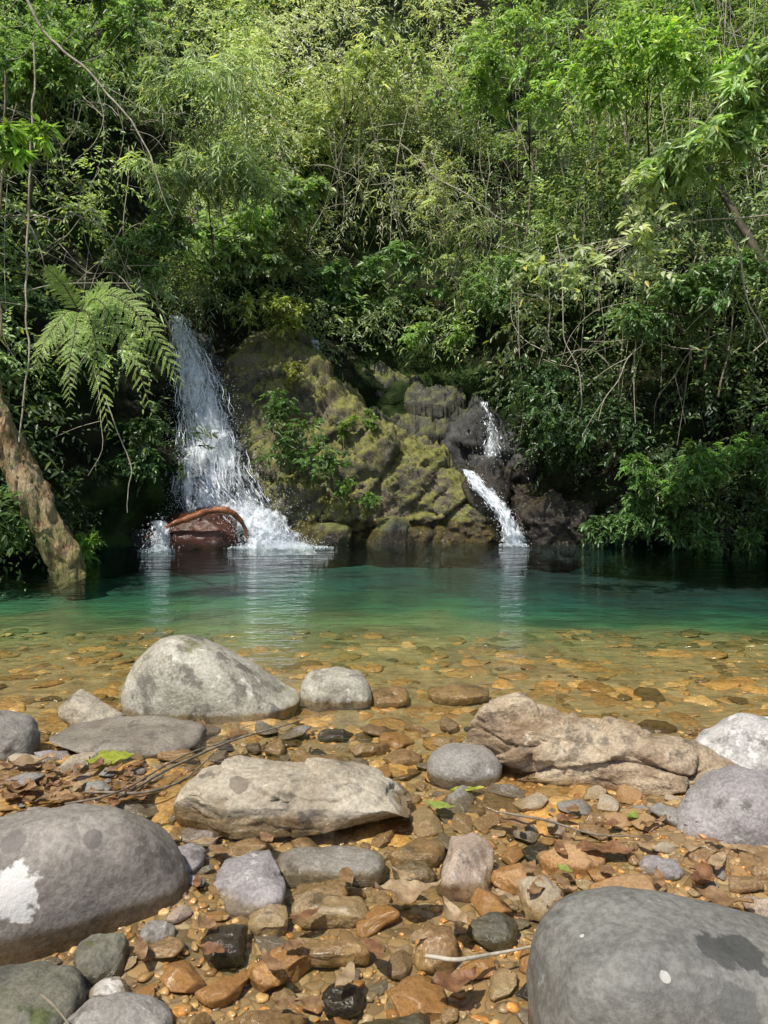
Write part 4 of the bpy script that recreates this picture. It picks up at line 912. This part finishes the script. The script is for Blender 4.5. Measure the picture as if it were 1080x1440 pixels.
dead_leaf('long brown leaf below the log-shaped rock', 720, 1155, .17, .055, -.5, .3, 'brown', seed=10, lift=.02)
dead_leaf('pale tan leaf on the left litter heap', 45, 1082, .16, .07, .4, .45, 'pale', seed=11, lift=.03)
dead_leaf('bright yellow-green algae patch in the left shallows below the slab', 152, 1070, .20, .13, .1, .04, 'yellow', seed=12, lift=.03)  # leaf mesh standing in for a patch of algae
dead_leaf('brown leaf at the bottom of the left litter heap', 30, 1118, .17, .065, -.3, .4, 'brown', seed=13, lift=.03)
dead_leaf('rusty leaf at the right edge below the small brown stone', 990, 1240, .11, .055, 1.1, .5, 'red', seed=14, lift=.03)
r = np.random.default_rng(41)
spots = [(5+r.uniform(0, 200), 1074+r.uniform(0, 58)) for _ in range(52)]+[(r.uniform(680, 1060), r.uniform(1125, 1300)) for _ in range(34)]+[(r.uniform(180, 640), r.uniform(1180, 1420)) for _ in range(18)]
for k, (px, py) in enumerate(spots):
    mt = ['brown', 'red', 'pale'][int(r.choice(3, p=[.55, .2, .25]))]
    nm_ = {'brown': 'brown', 'red': 'reddish', 'pale': 'pale tan'}[mt]
    dead_leaf(f'small {nm_} dead leaf scattered on the shore gravel', px, py, r.uniform(.05, .12), r.uniform(.02, .042), r.uniform(0, 6), r.uniform(.05, .35), mt, f'small {nm_} dead leaves on the shore', .016+r.uniform(0, .014), k+30)
def stick(label, pts, rad, z=.03, mat=TWIG, side=()):
    P = [ground(a, b_, z+.015*math.sin(i*1.7)) for i, (a, b_) in enumerate(pts)]
    ps = [tube(P, rad, 6, 6, 0, len(pts), .008)]
    for s in side: ps.append(tube([ground(a, b_, z+.01*i) for i, (a, b_) in enumerate(s)], [rad[-1]*.9, rad[-1]*.7, rad[-1]*.4], 5, 5))
    V, Fc = join(ps); tag(put('stick', V, Fc, mat, loc=P[0]), label, 'stick')
stick('long thin stick slanting over the water left of the flat-topped boulder', [(168, 1120), (230, 1085), (320, 1045), (425, 1010)], [.006, .006, .005, .0025], .035, TWIG, [[(320, 1045), (350, 1020), (410, 1022)]])
stick('second thin stick crossing below the long one on the left', [(120, 1112), (200, 1112), (260, 1095), (300, 1060)], [.005, .005, .004, .0025], .03, TWIG)
stick('forked brown twig on the left leaf litter', [(90, 1130), (170, 1110), (260, 1062), (330, 1040)], [.004, .004, .003, .002], .045, TWIG, [[(170, 1110), (200, 1085), (240, 1075)]])
stick('pale twig lying in the gravel at the bottom middle', [(598, 1345), (640, 1352), (690, 1342), (750, 1328)], [.005, .005, .004, .003], .03, PALETWIG)
stick('short dark twig in the lower left corner', [(60, 1400), (80, 1420), (100, 1445)], [.003, .003, .002], .12, TWIG)
stick('thin rusty twig on the right gravel', [(700, 1140), (760, 1150), (830, 1170), (905, 1175)], [.004, .004, .003, .002], .045, TWIG)
print('pebbles', cnt)
